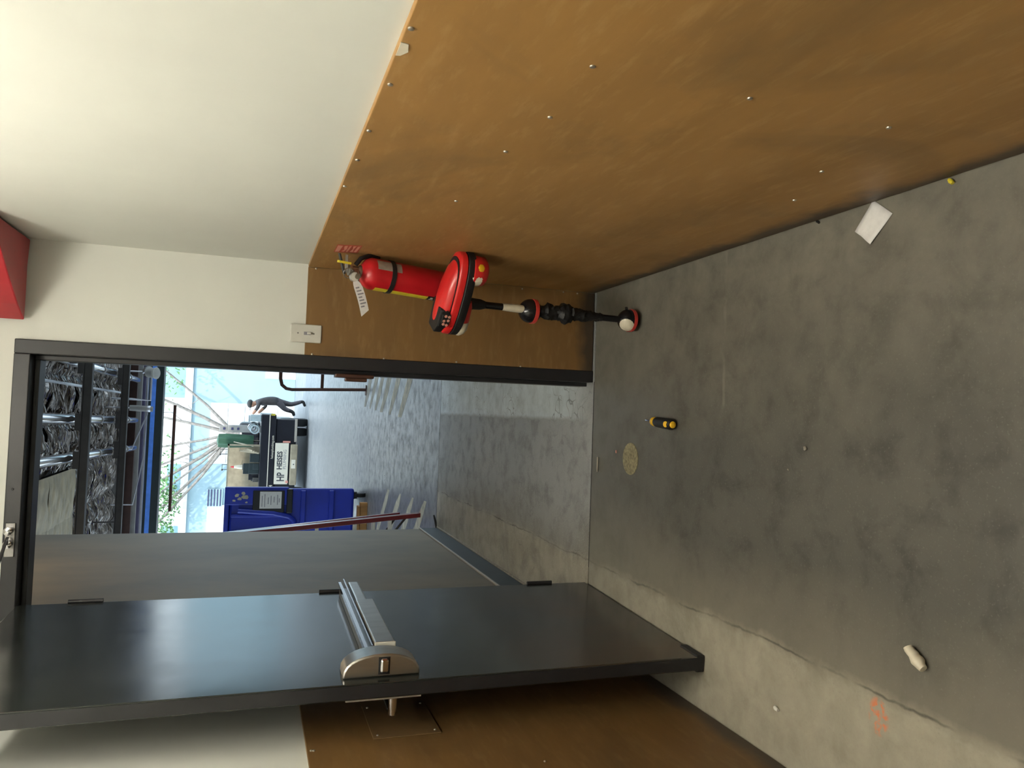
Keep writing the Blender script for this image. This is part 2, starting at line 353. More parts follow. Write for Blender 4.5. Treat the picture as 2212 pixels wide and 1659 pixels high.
MB().obox(D, .03, .775, .030, .058, 1.037, 1.041).build('top_rail', 'chrome', pb)
MB().obox(D, .02, .79, .028, .044, 1.047, 1.057).build('top_rail', 'chrome', pb)
MB().obox(D, .775, .780, .028, .067, .971, 1.033).build('pad_end_cap', 'white_plastic', pb, bevel=.002)
poly = [(0, .915), (0, 1.132)] + [(.064*math.sin(math.pi*k/14)**.75, 1.0235+.1085*math.cos(math.pi*k/14)) for k in range(1, 14)]
MB().prism(lambda a, b_, c: D(c, a, b_), poly, .79, .868).build('latch_housing', 'steel', pb, bevel=.005, smooth=30)
MB().obox(D, .868, .8695, .008, .056, 1.002, 1.034).build('latch_slot', 'black_rubber', pb)
MB().obox(D, .868, .885, .016, .054, 1.008, 1.030).build('latch_bolt', 'chrome', pb, bevel=.005)
ls = MB().obox(D, .80, .897, -.052, -.044, .915, 1.125).build('lever_plate', 'grey_label', dr, bevel=.002)
MB().tube([D(.845, -.052, .985), D(.845, -.09, .985), D(.845, -.112, .985), D(.83, -.118, .985), D(.74, -.118, .985)], [.015, .013, .0125, .012, .010], 14).build('lever', 'chrome', ls, smooth=50)
MB().tube([D(.16, .03, 2.10), D(.11, .34, 2.165)], .011, 8).build('closer_arm', 'black_trim', dr, smooth=50) if False else None
A0 = Vector((-1.035, -.043, 2.163)); A1 = D(.40, .05, 2.24)
MB().obox(lambda a, b_, c: A0.lerp(D(.42, .03, 2.134), a) + Vector((0, 0, c)) + Vector((.7, .7, 0))*b_, 0, 1, -.010, .010, -.005, .006).build('closer_arm', 'black_trim', dr, bevel=.002)
MB().obox(D, .40, .62, .0, .055, 2.09, 2.126).build('closer_body', 'black_trim', dr, bevel=.006)

# passage beyond the doorway
pw = tag(MB().box(-1.60, -1.455, .166, 2.73, .0, 2.95).build('wall_passage', 'passage_panel'), 'grey-brown panelled passage wall seen through the doorway', 'wall', kind='structure')
MB().box(-1.455, -1.447, .17, 2.73, .004, .138).build('baseboard', 'header_green', pw)
MB().box(-1.455, -1.443, .17, 2.735, .138, .150).build('baseboard_cap', 'grey_label', pw, bevel=.003)
MB().box(-1.447, -1.437, .17, 2.74, .0, .010).build('baseboard_bead', 'grit', pw, bevel=.002)
tag(MB().box(.30, .5, .166, 2.70, 0, 2.95).build('wall_passage_right', 'passage_panel'), 'passage wall hidden behind the right door jamb', 'wall', kind='structure')
tag(MB().box(-8, -1.60, 2.5, 2.73, 0, 4.35).build('wall_carport_left', 'white_wall'), 'outer building wall left of the passage mouth', 'wall', kind='structure')
tag(MB().box(.5, 8, 2.5, 2.70, 0, 4.35).build('wall_carport_right', 'white_wall'), 'outer building wall right of the passage mouth', 'wall', kind='structure')
tag(MB().box(-1.60, .5, .166, 2.73, 2.95, 3.05).build('ceiling_passage', 'ceiling_white'), 'passage ceiling', 'ceiling', kind='structure')
tag(MB().box(-8, 8, -7.2, 14.05, 4.35, 5.0).build('roof', 'beam_dark'), 'flat roof slab over corridor and carport', 'roof', kind='structure')

tag(MB().box(.12, .5, 0, .15, 0, 2.95).build('wall_passage_end', 'white_wall'), 'short wall closing the passage beside the door wall', 'wall', kind='structure')
# lamps over the corridor (bare-tube strip fixtures on the ceiling, above and behind the frame)
m, nt, p = nodes_of('tube_glow'); p.inputs['Base Color'].default_value = (.8, .8, .8, 1); p.inputs['Emission Color'].default_value = (1, .95, .84, 1); p.inputs['Emission Strength'].default_value = ROOM_LIGHT
LX = -.64
for yc, lb in ((-1.65, 'bare twin-tube fluorescent strip lamp on the corridor ceiling near the door'), (-3.05, 'bare single-tube fluorescent strip lamp on the corridor ceiling behind the camera')):
    lf = thing('ceiling_lamp', lb, 'lamp', (LX, yc, 2.9))
    MB().box(LX-.05, LX+.05, yc-.62, yc+.62, 2.84, 2.9).build('housing', 'white_plastic', lf, bevel=.004)
    for dx in ((-.035, .035) if yc > -2 else (0,)):
        MB().tube([(LX+dx, yc-.59, 2.805), (LX+dx, yc+.59, 2.805)], .019, 12).build('tube', 'tube_glow', lf, smooth=60)
        for q in (-.60, .60): MB().box(LX+dx-.012, LX+dx+.012, yc+q-.012, yc+q+.012, 2.79, 2.84).build('tube_socket', 'white_plastic', lf)

m, nt, p = nodes_of('added_globe_glow'); p.inputs['Emission Color'].default_value = (1, .80, .52, 1); p.inputs['Emission Strength'].default_value = 26  # unseen globe lamps added to brighten passage and carport
for (x, y, z, lb) in ((-.85, 1.45, 2.95, 'unseen warm globe lamp added on the passage ceiling'), (-2.75, 5.6, 3.50, 'unseen warm globe lamp added under the carport ceiling beside the bin')):
    gl = thing('added_globe_lamp', lb, 'lamp', (x, y, z))
    MB().lathe((x, y, z), (0, 0, -1), [(0, .07), (.03, .07), (.04, .05)], 20).build('added_lamp_base', 'white_plastic', gl, smooth=40)
    MB().tube([(x, y, z), (x, y, z+.06 if y > 3 else z+.001)], .012, 6).build('added_lamp_stem', 'white_plastic', gl)
    MB().sphere((x, y, z-.10), .075, 18, 10).build('globe', 'added_globe_glow', gl, smooth=60)  # globe of the added unseen lamp

# ================================================================== THINGS IN THE CORRIDOR
# light switch
sw = thing('light_switch', 'cream toggle light switch plate on the wall edge right of the door frame', 'light switch', (-.271, -.006, 1.16))
MB().box(-.306, -.236, -.018, -.001, 1.16, 1.277).build('plate', 'white_plastic', sw, bevel=.004)
MB().box(-.277, -.265, -.0186, -.018, 1.200, 1.226).build('slot', 'ink_soft', sw)
MB().obox(lambda a, y, z: (a, y, z), -.2755, -.2665, -.030, -.018, 1.199, 1.214).build('toggle', 'white_plastic', sw, bevel=.002)
for z in (1.189, 1.248): MB().lathe((-.271, -.018, z), (0, -1, 0), [(0, .003), (.001, .002)], 8).build('plate_screw', 'steel_dark', sw)

# red corner box high up
rb = thing('corner_box', 'red painted metal box mounted high in the wall corner', 'wall box', (-.10, -.15, 2.155))
cur = [(-.008, -.012), (-.29, -.022)]
fr_ = [(-.29, -.03), (-.245, -.115), (-.19, -.20), (-.13, -.285), (-.07, -.365), (-.01, -.44)]
MB().prism(ident, [(-.008, -.014), (-.10, -.030), (-.20, -.028)] + fr_, 2.155, 2.62).build('body', 'red_enamel', rb, bevel=.004)
MB().prism(ident, [(-.29, -.028)] + [(x-.004, y-.004) for x, y in fr_] + [(-.006, -.43), (-.285, -.026)], 2.150, 2.63).build('front_panel', 'red_paint', rb) if False else None

# fire extinguisher
top = atY(778, 587, -.37); bot = atY(952, 619, -.30)
ax = (bot-top).normalized(); Lx = .345
fe = thing('fire_extinguisher', 'red fire extinguisher hung on the brown wall with a paper tag', 'extinguisher', tuple(top+ax*Lx))
def E3(d): return top + ax*d
R_ = .056
MB().lathe(top, ax, [(0, .020), (.004, .030), (.016, .047), (.035, R_), (.06, R_), (.30, R_), (.325, R_), (.340, .050), (.345, .04)], 32).build('cylinder', 'red_paint', fe, smooth=35)
st = MB().lathe(E3(.098), ax, [(0, R_+.0006), (.0, R_+.003), (.016, R_+.003), (.016, R_+.0006)], 32).build('strap', 'black_rubber', fe, smooth=35)
toc = (CAM-top); toc = (toc - ax*toc.dot(ax)).normalized(); side = ax.cross(toc)        # toward viewer / sideways
if side.x > 0: side = -side                                                          # side points to the left of the door wall
def patch(b, d0, d1, a0, a1, r, n=10, th=.0008):
    for k in range(n):
        q0 = a0+(a1-a0)*k/n; q1 = a0+(a1-a0)*(k+1)/n
        P = lambda q, rr, d: E3(d)+(toc*math.cos(q)+side*math.sin(q))*rr
        b.add([P(q0, r, d0), P(q1, r, d0), P(q1, r, d1), P(q0, r, d1), P(q0, r+th, d0), P(q1, r+th, d0), P(q1, r+th, d1), P(q0, r+th, d1)], [(4, 5, 6, 7), (0, 1, 5, 4), (3, 2, 6, 7), (0, 3, 7, 4), (1, 2, 6, 5)])
    return b
patch(MB(), .045, .135, math.radians(-62), math.radians(-22), R_).build('info_label', 'grey_label', fe)
patch(MB(), .05, .255, math.radians(52), math.radians(80), R_).build('yellow_label', 'yellow_label', fe)
patch(MB(), .255, .29, math.radians(48), math.radians(82), R_).build('class_label', 'black_rubber', fe)
patch(MB(), .266, .276, math.radians(55), math.radians(62), R_+.0009).build('label_mark', 'white_plastic', fe)
patch(MB(), .264, .28, math.radians(66), math.radians(71), R_+.0009).build('label_mark', 'white_plastic', fe)
vl = MB().lathe(top, -ax, [(-.002, .022), (.006, .022), (.010, .016), (.03, .015), (.034, .020), (.042, .020), (.046, .010)], 18).build('valve', 'steel', fe, smooth=40)
up = -ax
MB().tube([E3(-.020)-side*.0+toc*.012, E3(-.022)+toc*.03+side*.012, E3(-.022)+toc*.048+side*.018], .010, 12).build('gauge_stem', 'steel', vl, smooth=40)
gp = E3(-.030)+toc*.030+side*.020
MB().lathe(gp, toc, [(0, .018), (.010, .0185), (.012, .016)], 20).build('pressure_gauge', 'steel_dark', fe, smooth=40)
MB().lathe(gp+toc*.0121, toc, [(0, .0155), (.0006, .0155)], 20).build('gauge_face', 'white_plastic', fe)
hx = -side
MB().obox(lambda a, b_, c: E3(-.050)+hx*a+up*(b_+a*.12)+toc*c, -.01, .050, -.003, .003, -.010, .010).build('carry_handle', 'steel', fe, bevel=.002)
MB().obox(lambda a, b_, c: E3(-.060)+hx*(a-.005)+up*(b_+a*.42)+toc*c, -.012, .055, -.003, .003, -.010, .010).build('squeeze_lever', 'black_trim', fe, bevel=.002)
MB().obox(lambda a, b_, c: E3(-.052)+hx*(a)+up*b_+toc*c, .018, .026, -.012, .03, -.013, .013).build('pin_seal', 'yellow_label', fe)
rp = [E3(-.048)+side*.012+toc*.022+(up*math.cos(t)+side*math.sin(t))*.017 for t in [k*2*math.pi/20 for k in range(21)]]
MB().tube(rp, .0016, 6).build('pin_ring', 'chrome', fe, smooth=60)
MB().tube([E3(-.02)+hx*.02, E3(-.005)+hx*.045, E3(.03)+hx*.062-toc*.01, E3(.07)+hx*.060-toc*.03], .008, 10).build('hose', 'black_rubber', fe, smooth=50)
MB().obox(lambda a, b_, c: E3(a)+hx*b_-toc*(R_-.004+c), -.03, .2, -.012, .012, 0, .016).build('wall_bracket', 'steel_dark', fe)
tg0 = E3(-.012)+side*.022+toc*.040
tr_ = (side*.75 + ax*.66).normalized()*1.0
tA, tB = atY(766, 604, tg0.y), atY(786, 675, tg0.y); td = (tB-tA); tl_ = td.length; td.normalize(); tw = toc.cross(td).normalized()
if tw.z > 0: tw = -tw
TM = lambda a, b_, c: tA+td*(a*tl_)+tw*b_+toc*(c+.010*math.sin(a*3.0))
tp = MB()
for i in range(8):
    a0, a1 = i/8, (i+1)/8; f0 = lambda a: -.006-.006*min(1, a*6); f1 = lambda a: .006+.012*min(1, a*6)
    skew = lambda a: a+(.0)
    tp.add([TM(a0, f0(a0), 0), TM(a1+(.10 if i == 7 else 0), f0(a1), 0), TM(a1-(.04 if i == 7 else 0), f1(a1), 0), TM(a0, f1(a0), 0), TM(a0, f0(a0), .0012), TM(a1+(.10 if i == 7 else 0), f0(a1), .0012), TM(a1-(.04 if i == 7 else 0), f1(a1), .0012), TM(a0, f1(a0), .0012)], [(0, 1, 2, 3), (4, 5, 6, 7), (0, 1, 5, 4), (3, 2, 6, 7), (0, 3, 7, 4), (1, 2, 6, 5)])
tgo = tp.build('inspection_tag', 'paper', fe)
for i in range(7):
    MB().obox(lambda a, b_, c: TM(a, b_, c), .22+i*.095, .26+i*.095, -.007, .006+.004*(i % 3), .0013, .0018).build('tag_print', 'ink_soft', tgo)
MB().tube([E3(-.035)+side*.016+toc*.02, E3(-.025)+side*.022+toc*.035, tA+td*.01], .0012, 6).build('tag_string', 'steel_dark', fe)

# small vertical sticker on the hardboard
s1 = atX(727, 536, -.012); s2 = atX(778, 535, -.012)
sk = thing('wall_sticker', 'small red strip of worn pale letters on the brown wall above the extinguisher', 'sticker', tuple(s2))
SF = lambda a, b_, c: Vector((-.0121-c, s1.y+(s2.y-s1.y)*a*.4 + b_*2.2, s1.z+(s2.z-s1.z)*a))
MB().obox(SF, -.04, 1.04, -.028, .030, 0, .0006).build('backing', 'sticker_red', sk)
for poly in ([(.0, -.024), (.22, -.022), (.18, .024), (.0, .026)], [(.30, -.020), (.42, -.024), (.46, .0), (.40, .022), (.28, .020), (.36, .006), (.32, -.006)], [(.52, -.02), (.60, -.024), (.56, .024), (.48, .022)], [(.68, -.02), (.80, -.024), (.76, .0), (.80, .022), (.66, .022), (.72, .0)], [(.88, -.02), (.99, -.024), (.95, .022), (.84, .022)]):
    MB().prism(SF, poly, .0007, .0012).build('letter', 'pink_letter', sk)

# one-legged padded stool leaning beside the extinguisher
foot = Vector((-.176, -.411, .043)); ptop = atY(1010, 655, -.47)
so = thing('padded_stool', 'red and black padded seat on a black taped pole with a ball foot', 'stool', (foot.x, foot.y, 0))
pd = (ptop-foot).normalized(); PL = (ptop-foot).length
PP = lambda d: foot + pd*(PL*d)
bf = MB().sphere(foot, .043).build('ball_foot', 'black_gloss', so, smooth=60)
MB().lathe(foot-pd*.016, pd, [(0, .0408), (.0, .0442), (.013, .0442), (.013, .0408)], 28).build('red_band', 'red_tape', bf, smooth=40)
def cap(o, r, d, ang, th=.0008, n=16, m=4):
    b = MB(); d = Vector(d).normalized(); a = d.orthogonal().normalized(); e = d.cross(a); vs = [Vector(o)+d*(r+th)]; fs = []
    for i in range(1, m+1):
        t = ang*i/m
        for k in range(n): vs.append(Vector(o)+(d*math.cos(t)+(a*math.cos(2*math.pi*k/n)+e*math.sin(2*math.pi*k/n))*math.sin(t))*(r+th*(1-(i == m))))
    for k in range(n): fs.append((0, 1+k, 1+(k+1) % n))
    for i in range(m-1):
        for k in range(n): fs.append((1+i*n+k, 1+(i+1)*n+k, 1+(i+1)*n+(k+1) % n, 1+i*n+(k+1) % n))
    return b.add(vs, fs)
cap(foot, .0432, (-.62, -.55, .45), .72).build('white_patch', 'cream_paint', bf, smooth=60)
MB().tube([foot+Vector((.042, 0, .008)), foot+Vector((.048, -.004, .012))], .006, 8).build('valve_nub', 'black_rubber', bf)
MB().tube([PP(.05), PP(.97)], .0125, 14).build('pole', 'black_gloss', so, smooth=50)
b2c = atY(1145, 672, -.435)
b2 = MB().sphere(b2c, .044).build('ball', 'black_gloss', so, smooth=60)
MB().lathe(b2c-pd*.018, pd, [(0, .040), (.0, .0450), (.014, .0455), (.014, .040)], 28).build('red_band', 'red_tape', b2, smooth=40)
rt_ = random.Random(11); tw_ = MB(); nn, kk = 34, 14; vs = []; fs = []
ta = pd.orthogonal().normalized(); tb2 = pd.cross(ta)
for i in range(nn):
    t = .58-.40*i/(nn-1); r0 = .0145+.020*math.exp(-((t-.42)/.06)**2)+.012*math.exp(-((t-.53)/.04)**2)+.006*math.exp(-((t-.30)/.05)**2)
    for k in range(kk):
        a = 2*math.pi*k/kk; r = r0*(1 if i in (0, nn-1) else rt_.uniform(.80, 1.28)); vs.append(PP(t)+(ta*math.cos(a)+tb2*math.sin(a))*r)
for i in range(nn-1):
    for k in range(kk): fs.append((i*kk+k, i*kk+(k+1) % kk, (i+1)*kk+(k+1) % kk, (i+1)*kk+k))
tw_.add(vs, fs+[list(range(kk))[::-1], [(nn-1)*kk+k for k in range(kk)]]).build('tape_wrap', 'black_rubber', so, smooth=50)
MB().tube([PP(.80), PP(.84), PP(.90), PP(.96)], [.0128, .0165, .0165, .0128], 14).build('cream_collar', 'cream_paint', so, smooth=60) if False else None
MB().tube([PP(.675), PP(.70), PP(.745), PP(.80)], [.0135, .0150, .0146, .0128], 14).build('white_sleeve', 'cream_paint', so, smooth=60)
MB().tube([PP(.90), PP(.93), PP(1.0), PP(1.04)], [.0135, .019, .021, .018], 14).build('clamp', 'black_rubber', so, smooth=60)
# seat: long oval cushion, tilted
cR = atY(1010, 552, -.57); cL = atY(968, 712, -.42)
cR.x = min(cR.x, -.022)
sc_ = (cR+cL)/2; sxv = (cR-cL); hl = sxv.length/2+.012; sxv.normalize()
szv = (Vector((0, 0, 1)) - sxv*sxv.z).normalized(); tilt = Matrix.Rotation(math.radians(8), 3, sxv); syv = szv.cross(sxv).normalized()
szv = tilt @ szv; syv = tilt @ syv
def S(a, b_, c): return sc_ + sxv*a + syv*b_ + szv*c
def oval(levels, n=36, wid=.066, off=0):
    b = MB(); vs = []; fs = []
    for (z, k, sh) in levels:
        for i in range(n):
            t = 2*math.pi*i/n; ca, sa = math.cos(t), math.sin(t)
            px_ = hl*k*math.copysign(abs(ca)**.8, ca)+sh; py_ = wid*k*math.copysign(abs(sa)**.8, sa)
            vs.append(S(px_, py_, z))
    for j in range(len(levels)-1):
        for i in range(n): fs.append((j*n+i, j*n+(i+1) % n, (j+1)*n+(i+1) % n, (j+1)*n+i))
    fs.append(list(range(n))[::-1]); fs.append([(len(levels)-1)*n+i for i in range(n)])
    return b.add(vs, fs)
oval([(-.026, .94, 0), (-.021, 1.0, 0), (.003, 1.0, 0), (.007, .94, 0)]).build('black_rim', 'black_rubber', so, smooth=40)
oval([(.006, .90, 0), (.009, .99, 0), (.026, .985, 0), (.032, .95, 0), (.034, .90, 0)]).build('red_rim', 'red_vinyl', so, smooth=40)
oval([(.033, .88, -.004), (.037, .88, -.004)]).build('black_piping', 'black_rubber', so, smooth=40)
cu_ = oval([(.036, .84, -.01), (.046, .80, -.02), (.056, .66, -.035), (.062, .50, -.05), (.066, .30, -.06), (.067, .08, -.06)]).build('cushion', 'red_vinyl', so, smooth=60)
MB().prism(S, [(-hl*.93, -.025), (-hl*.70, -.046), (-hl*.30, -.05), (-hl*.2, .04), (-hl*.9, .035)], .034, .066).build('black_pad', 'black_rubber', so, bevel=.006)
for dx_, dz_ in ((0, 0), (.018, .008), (.018, -.010), (.036, 0), (.0, -.016), (.036, -.016)):
    q = S(-.045+dx_, -.082+dz_*.0, .050+dz_)
    pass
toS = (CAM-sc_).normalized()
lg = [S(-.075+.042*math.cos(t)*.75, -.056, .044+.016*math.sin(t)) for t in [k*math.pi/3 for k in range(6)]]
b = MB(); cc = sum(lg, Vector())/6; b.add([q-syv*.006 for q in lg]+[q+syv*.03 for q in lg], [list(range(6)), list(range(6, 12))[::-1]]+[(i, (i+1) % 6, 6+(i+1) % 6, 6+i) for i in range(6)])
hxm = b.build('hexagon_badge', 'black_rubber', so)
for i, (a_, z_) in enumerate(((-.095, .046), (-.080, .058), (-.078, .043), (-.062, .055), (-.092, .058), (-.064, .042))):
    MB().lathe(S(a_, -.0615, z_-.006), -syv, [(0, .0058), (.0016, .0052)], 6).build('badge_dot', 'pink_letter', hxm)
# two lumps under the seat
lr = MB().lathe(S(hl*.62, -.015, -.016), -szv, [(0, .050), (.02, .052), (.045, .050), (.054, .040)], 26).build('under_pad', 'red_vinyl', so, smooth=50)
MB().lathe(S(hl*.62, -.01, -.070), -szv, [(0, .022), (.006, .020)], 16).build('rubber_stop', 'black_rubber', lr, smooth=50)
cap(S(hl*.62, -.015, -.036)-syv*.0, .0515, (-syv*1.0-sxv*.65), .62).build('white_patch', 'cream_paint', lr, smooth=60)
fl_ = cap(S(hl*.62, -.015, -.036), .0515, (-syv*.9+sxv*.62), .26).build('flower_mark', 'yellow_plastic', lr, smooth=60)
l2 = MB().lathe(S(-hl*.1, -.02, -.030), -sxv, [(0, .020), (.02, .026), (.08, .028), (.115, .022), (.13, .008)], 22).build('under_pad', 'red_vinyl', so, smooth=50)
MB().lathe(S(-hl*.1, -.02, -.0305)-sxv*.075, -sxv, [(0, .0286), (.03, .0280), (.045, .0215), (.058, .008)], 22).build('white_end', 'cream_paint', l2, smooth=50)

# access plate on the left wall
ap = thing('access_plate', 'brown blank cover plate screwed to the left wall behind the door lever', 'cover plate', (LW+.012, -.75, .845))
MB().box(LW+.012, LW+.0155, -.885, -.64, .845, 1.04).build('plate', 'plate_tan', ap, bevel=.002)
screws(ap, [(LW+.0155, y, z) for y in (-.66, -.865) for z in (.86, 1.025)], (1, 0, 0), .004)

# things lying on the floor
pc = [atZ(px, py, .001) for px, py in ((1887, 432), (1929, 461), (1906, 500), (1883, 528), (1850, 501))]
b = MB(); nP = 6
g = [[None]*(nP+1) for _ in range(nP+1)]
q = [pc[0], pc[1], pc[3], pc[4]]
vs = []
for i in range(nP+1):
    for j in range(nP+1):
        u_, v_ = i/nP, j/nP; P_ = (q[0]*(1-u_)+q[1]*u_)*(1-v_)+(q[3]*(1-u_)+q[2]*u_)*v_
        P_ = P_+Vector((0, 0, .0015+.004*abs(math.sin(3*u_+2*v_))*v_)); vs.append(P_)
fs = [(i*(nP+1)+j, (i+1)*(nP+1)+j, (i+1)*(nP+1)+j+1, i*(nP+1)+j+1) for i in range(nP) for j in range(nP)]
pp = b.add(vs, fs).build('paper_napkin', 'paper', smooth=60); tag(pp, 'white crumpled paper napkin on the floor by the right wall', 'paper')
so_ = pp.modifiers.new('thick', 'SOLIDIFY'); so_.thickness = .0008

sa, sb = atZ(1396, 907, .016), atZ(1450, 917, .018); sdv = (sb-sa); sdv.z = 0; sl = sdv.length; sdv.normalize(); sa.z = .0196
sd_ = thing('screwdriver', 'stubby yellow and black screwdriver lying on the dark floor', 'screwdriver', (sb.x, sb.y, 0))
MB().lathe(sa, sdv, [(0, .002), (.006, .004), (.06, .004)], 10).build('blade', 'chrome', sd_, smooth=40)
MB().lathe(sa+sdv*(sl*.28), sdv, [(0, .006), (.006, .015), (.018, .0175), (.03, .0165)], 18).build('collar', 'yellow_plastic', sd_, smooth=50)
MB().lathe(sa+sdv*(sl*.28+.03), sdv, [(0, .0165), (.01, .0188), (sl*.5, .0195), (sl*.58, .0195), (sl*.62, .015)], 18).build('grip', 'black_rubber', sd_, smooth=50)
MB().lathe(sa+sdv*(sl*.28+.03+sl*.62), sdv, [(0, .012), (.002, .012), (.005, .009)], 18).build('end_cap', 'yellow_plastic', sd_, smooth=50)
e_ = sa+sdv*(sl*.28+.03+sl*.52)
MB().lathe(e_+Vector((0, 0, .012)), (-.05, -.3, .95), [(0, .0105), (.0082, .0105), (.0092, .008)], 18).build('cap_button', 'yellow_plastic', sd_, smooth=50)

dc = thing('floor_cleanout', 'round tan brass cleanout cover set in the corridor floor', 'floor drain', (-.711, -.381, 0))
MB().lathe((-.711, -.381, 0), (0, 0, 1), [(0, .062), (.002, .062), (.003, .059), (.0022, .055)], 40).build('cover', 'drain_brass', dc, smooth=40)
MB().lathe((-.711, -.381, .0015), (0, 0, 1), [(0, .0635), (.0018, .0635), (.0025, .061), (.0018, .060)], 40).build('rim', 'drain_brass', dc, smooth=40) if False else None

def lump(name, p0, p1, r, mat, label, cat, n=9):
    p0, p1 = Vector(p0), Vector(p1); pts = []; rr = []
    for i in range(n):
        t = i/(n-1); pts.append(p0.lerp(p1, t)+Vector((random.uniform(-.1, .1)*r, random.uniform(-.1, .1)*r, 0))); rr.append(r*(.45+.55*math.sin(math.pi*min(1, max(0, .08+.84*t)))**.5)*random.uniform(.85, 1.1))
    zmin = min(q.z-k for q, k in zip(pts, rr)); pts = [q-Vector((0, 0, zmin)) for q in pts]
    return tag(MB().tube(pts, rr, 9).build(name, mat, smooth=50), label, cat)
ca, cb = atZ(1962, 1396, .012), atZ(1996, 1444, .012)
lump('plaster_lump', ca, cb, .0135, 'cream_paint', 'white crumbly stick of plaster lying on the near floor', 'debris')
lump('wood_stick', atZ(1291, 987, .005), atZ(1290, 1019, .005), .0045, 'grit', 'small grey wooden stick beside the threshold joint', 'debris')
lump('pink_pellet', atZ(1331, 972, .003), atZ(1331, 979, .003), .003, 'pink_letter', 'tiny pinkish pellet between the stick and the round cover', 'debris', 5)
lump('paint_chip', atZ(1674, 1527, .004), atZ(1682, 1534, .004), .006, 'white_plastic', 'white paint chip on the lighter floor by the left wall', 'debris', 5)
lump('wood_chip', atZ(2051, 388, .003), atZ(2060, 396, .003), .005, 'yellow_label', 'small yellowish wood chip at the foot of the right wall', 'debris', 5)
lump('pebble', atZ(1739, 964, .003), atZ(1741, 973, .003), .0045, 'grit', 'small tan pebble in the middle of the dark floor', 'debris', 5)
lump('pebble', atZ(1701, 1013, .002), atZ(1704, 1016, .002), .0022, 'grit', 'tiny tan crumb left of the tan pebble on the dark floor', 'debris', 5)
lump('dark_crumb', atZ(1764, 478, .003), atZ(1770, 481, .003), .004, 'black_rubber', 'small black crumb on the floor edge near the napkin', 'debris', 5)

# ================================================================== PASSAGE MOUTH AND CARPORT
bs = tag(MB().tube([(-1.455, 2.755, .008), (-1.41, 2.775, .010), (-1.36, 2.80, .020)], [.006, .009, .006], 8).build('rubber_wedge', 'black_rubber', smooth=50), 'thin black rubber strip at the end of the passage baseboard', 'wedge')

# painted stripes across the carport floor, worn away in the middle
def ragged(x0, x1, y, w_, skew, fray_l, fray_r, seed):
    r = random.Random(seed); n = 8; top_ = []; bo = []
    for i in range(n+1):
        t = i/n; x = x0+(x1-x0)*t; ww = w_*.5*(1 if .12 < t < .88 else r.uniform(.3, .8)); yy = y+skew*(x-x0)
        top_.append((x, yy+ww*r.uniform(.75, 1.1))); bo.append((x, yy-ww*r.uniform(.75, 1.1)))
    return bo+top_[::-1]
ys = [4.27, 4.87, 5.42, 5.87, 6.32, 6.77]
for i, y in enumerate(ys):
    MB().prism(ident, ragged(-.62+.02*i, .9, y+.25, .27, -1.2, 0, 0, i), .0005, .0015).build('painted_stripe', 'stripe_paint', fc)
for i, y in enumerate([3.38, 3.86, 4.42, 5.05]):
    MB().prism(ident, ragged(-2.3, -1.30-.03*i, y+1.02, .19, -1.2, 0, 0, 20+i), .0005, .0015).build('painted_stripe', 'stripe_paint', fc)

# red stepladder leaning at the passage mouth
ldr = thing('stepladder', 'red folded stepladder with pale rungs leaning behind the passage wall', 'ladder', (-1.44, 3.4, 0))
l0, l1 = atY(908, 1112, 3.40), atY(470, 1158, 3.40); l0.z = .0
ll = (l1-l0); 
def LM(a, b_, c): return l0+ll*a+Vector((b_, c, 0))
MB().obox(LM, 0, 1.08, -.018, .018, -.035, .035).build('rail', 'ladder_red', ldr, bevel=.003)
MB().obox(LM, 0, 1.08, -.50, -.476, -.035, .035).build('rail', 'ladder_red', ldr, bevel=.003)
m0, m1 = atY(863, 1109, 3.62), atY(480, 1153, 3.50)
def LB(a, b_, c): return m0+(m1-m0)*a+Vector((b_, c, 0))
MB().obox(LB, 0, 1.05, -.010, .010, -.025, .025).build('rear_leg', 'ladder_red', ldr, bevel=.003)
MB().obox(LB, 0, 1.05, -.46, -.44, -.025, .025).build('rear_leg', 'ladder_red', ldr, bevel=.003)
for k, a in enumerate((.16, .245, .34, .53, .70, .86)):
    MB().obox(LM, a-.008, a+.008, -.478, -.012, -.03, .03).build('rung', 'white_plastic', ldr, bevel=.002)
for s_ in (0, 1):
    q0 = LM(.08+.05*s_, -.014, -.02+.04*s_); q1 = LM(.16+.04*s_, -.16, -.02+.04*s_)
    MB().tube([q0, q1], .010, 6).build('brace', 'beam_dark', ldr)

# big blue bin
BY = 6.55; bn = thing('blue_bin', 'large blue plastic rolling bin with a taped paper notice', 'bin', (-2.2, 7.1, 0))
MB().prism(ident, [(-2.95, BY), (-1.535, BY), (-1.685, 7.75), (-2.95, 7.75)], .15, 1.60).build('body', 'blue_plastic', bn, bevel=.03)
MB().prism(ident, [(-2.99, BY-.03), (-1.52, BY-.03), (-1.68, 7.8), (-2.99, 7.8)], 1.60, 1.655).build('lid', 'blue_plastic', bn, bevel=.012)
MB().box(-1.735, -1.52, BY-.035, BY+.02, .93, 1.655).build('raised_panel', 'blue_plastic', bn, bevel=.015)
for z in (.76, .425):
    MB().box(-2.9, -1.56, BY-.045, BY+.01, z-.03, z+.03).build('rib', 'blue_plastic', bn, bevel=.012)
for x in (-1.86, -2.05):
    MB().box(x-.02, x+.02, BY-.03, BY+.01, 1.0, 1.58).build('rib', 'blue_plastic', bn, bevel=.01)
MB().tube([(-1.80, BY-.03, 1.50), (-1.83, BY-.04, 1.1), (-1.87, BY-.04, .92), (-1.93, BY-.04, .86), (-2.05, BY-.04, .84), (-2.5, BY-.04, .84)], .03, 10).build('handle_bar', 'blue_plastic', bn, smooth=60)
hp = MB().box(-1.82, -1.56, BY-.052, BY-.03, .98, 1.34).build('holder_plate', 'truck_black', bn, bevel=.006)
MB().box(-1.83, -1.54, BY-.06, BY-.03, .885, .955).build('holder_lip', 'truck_black', hp, bevel=.01)
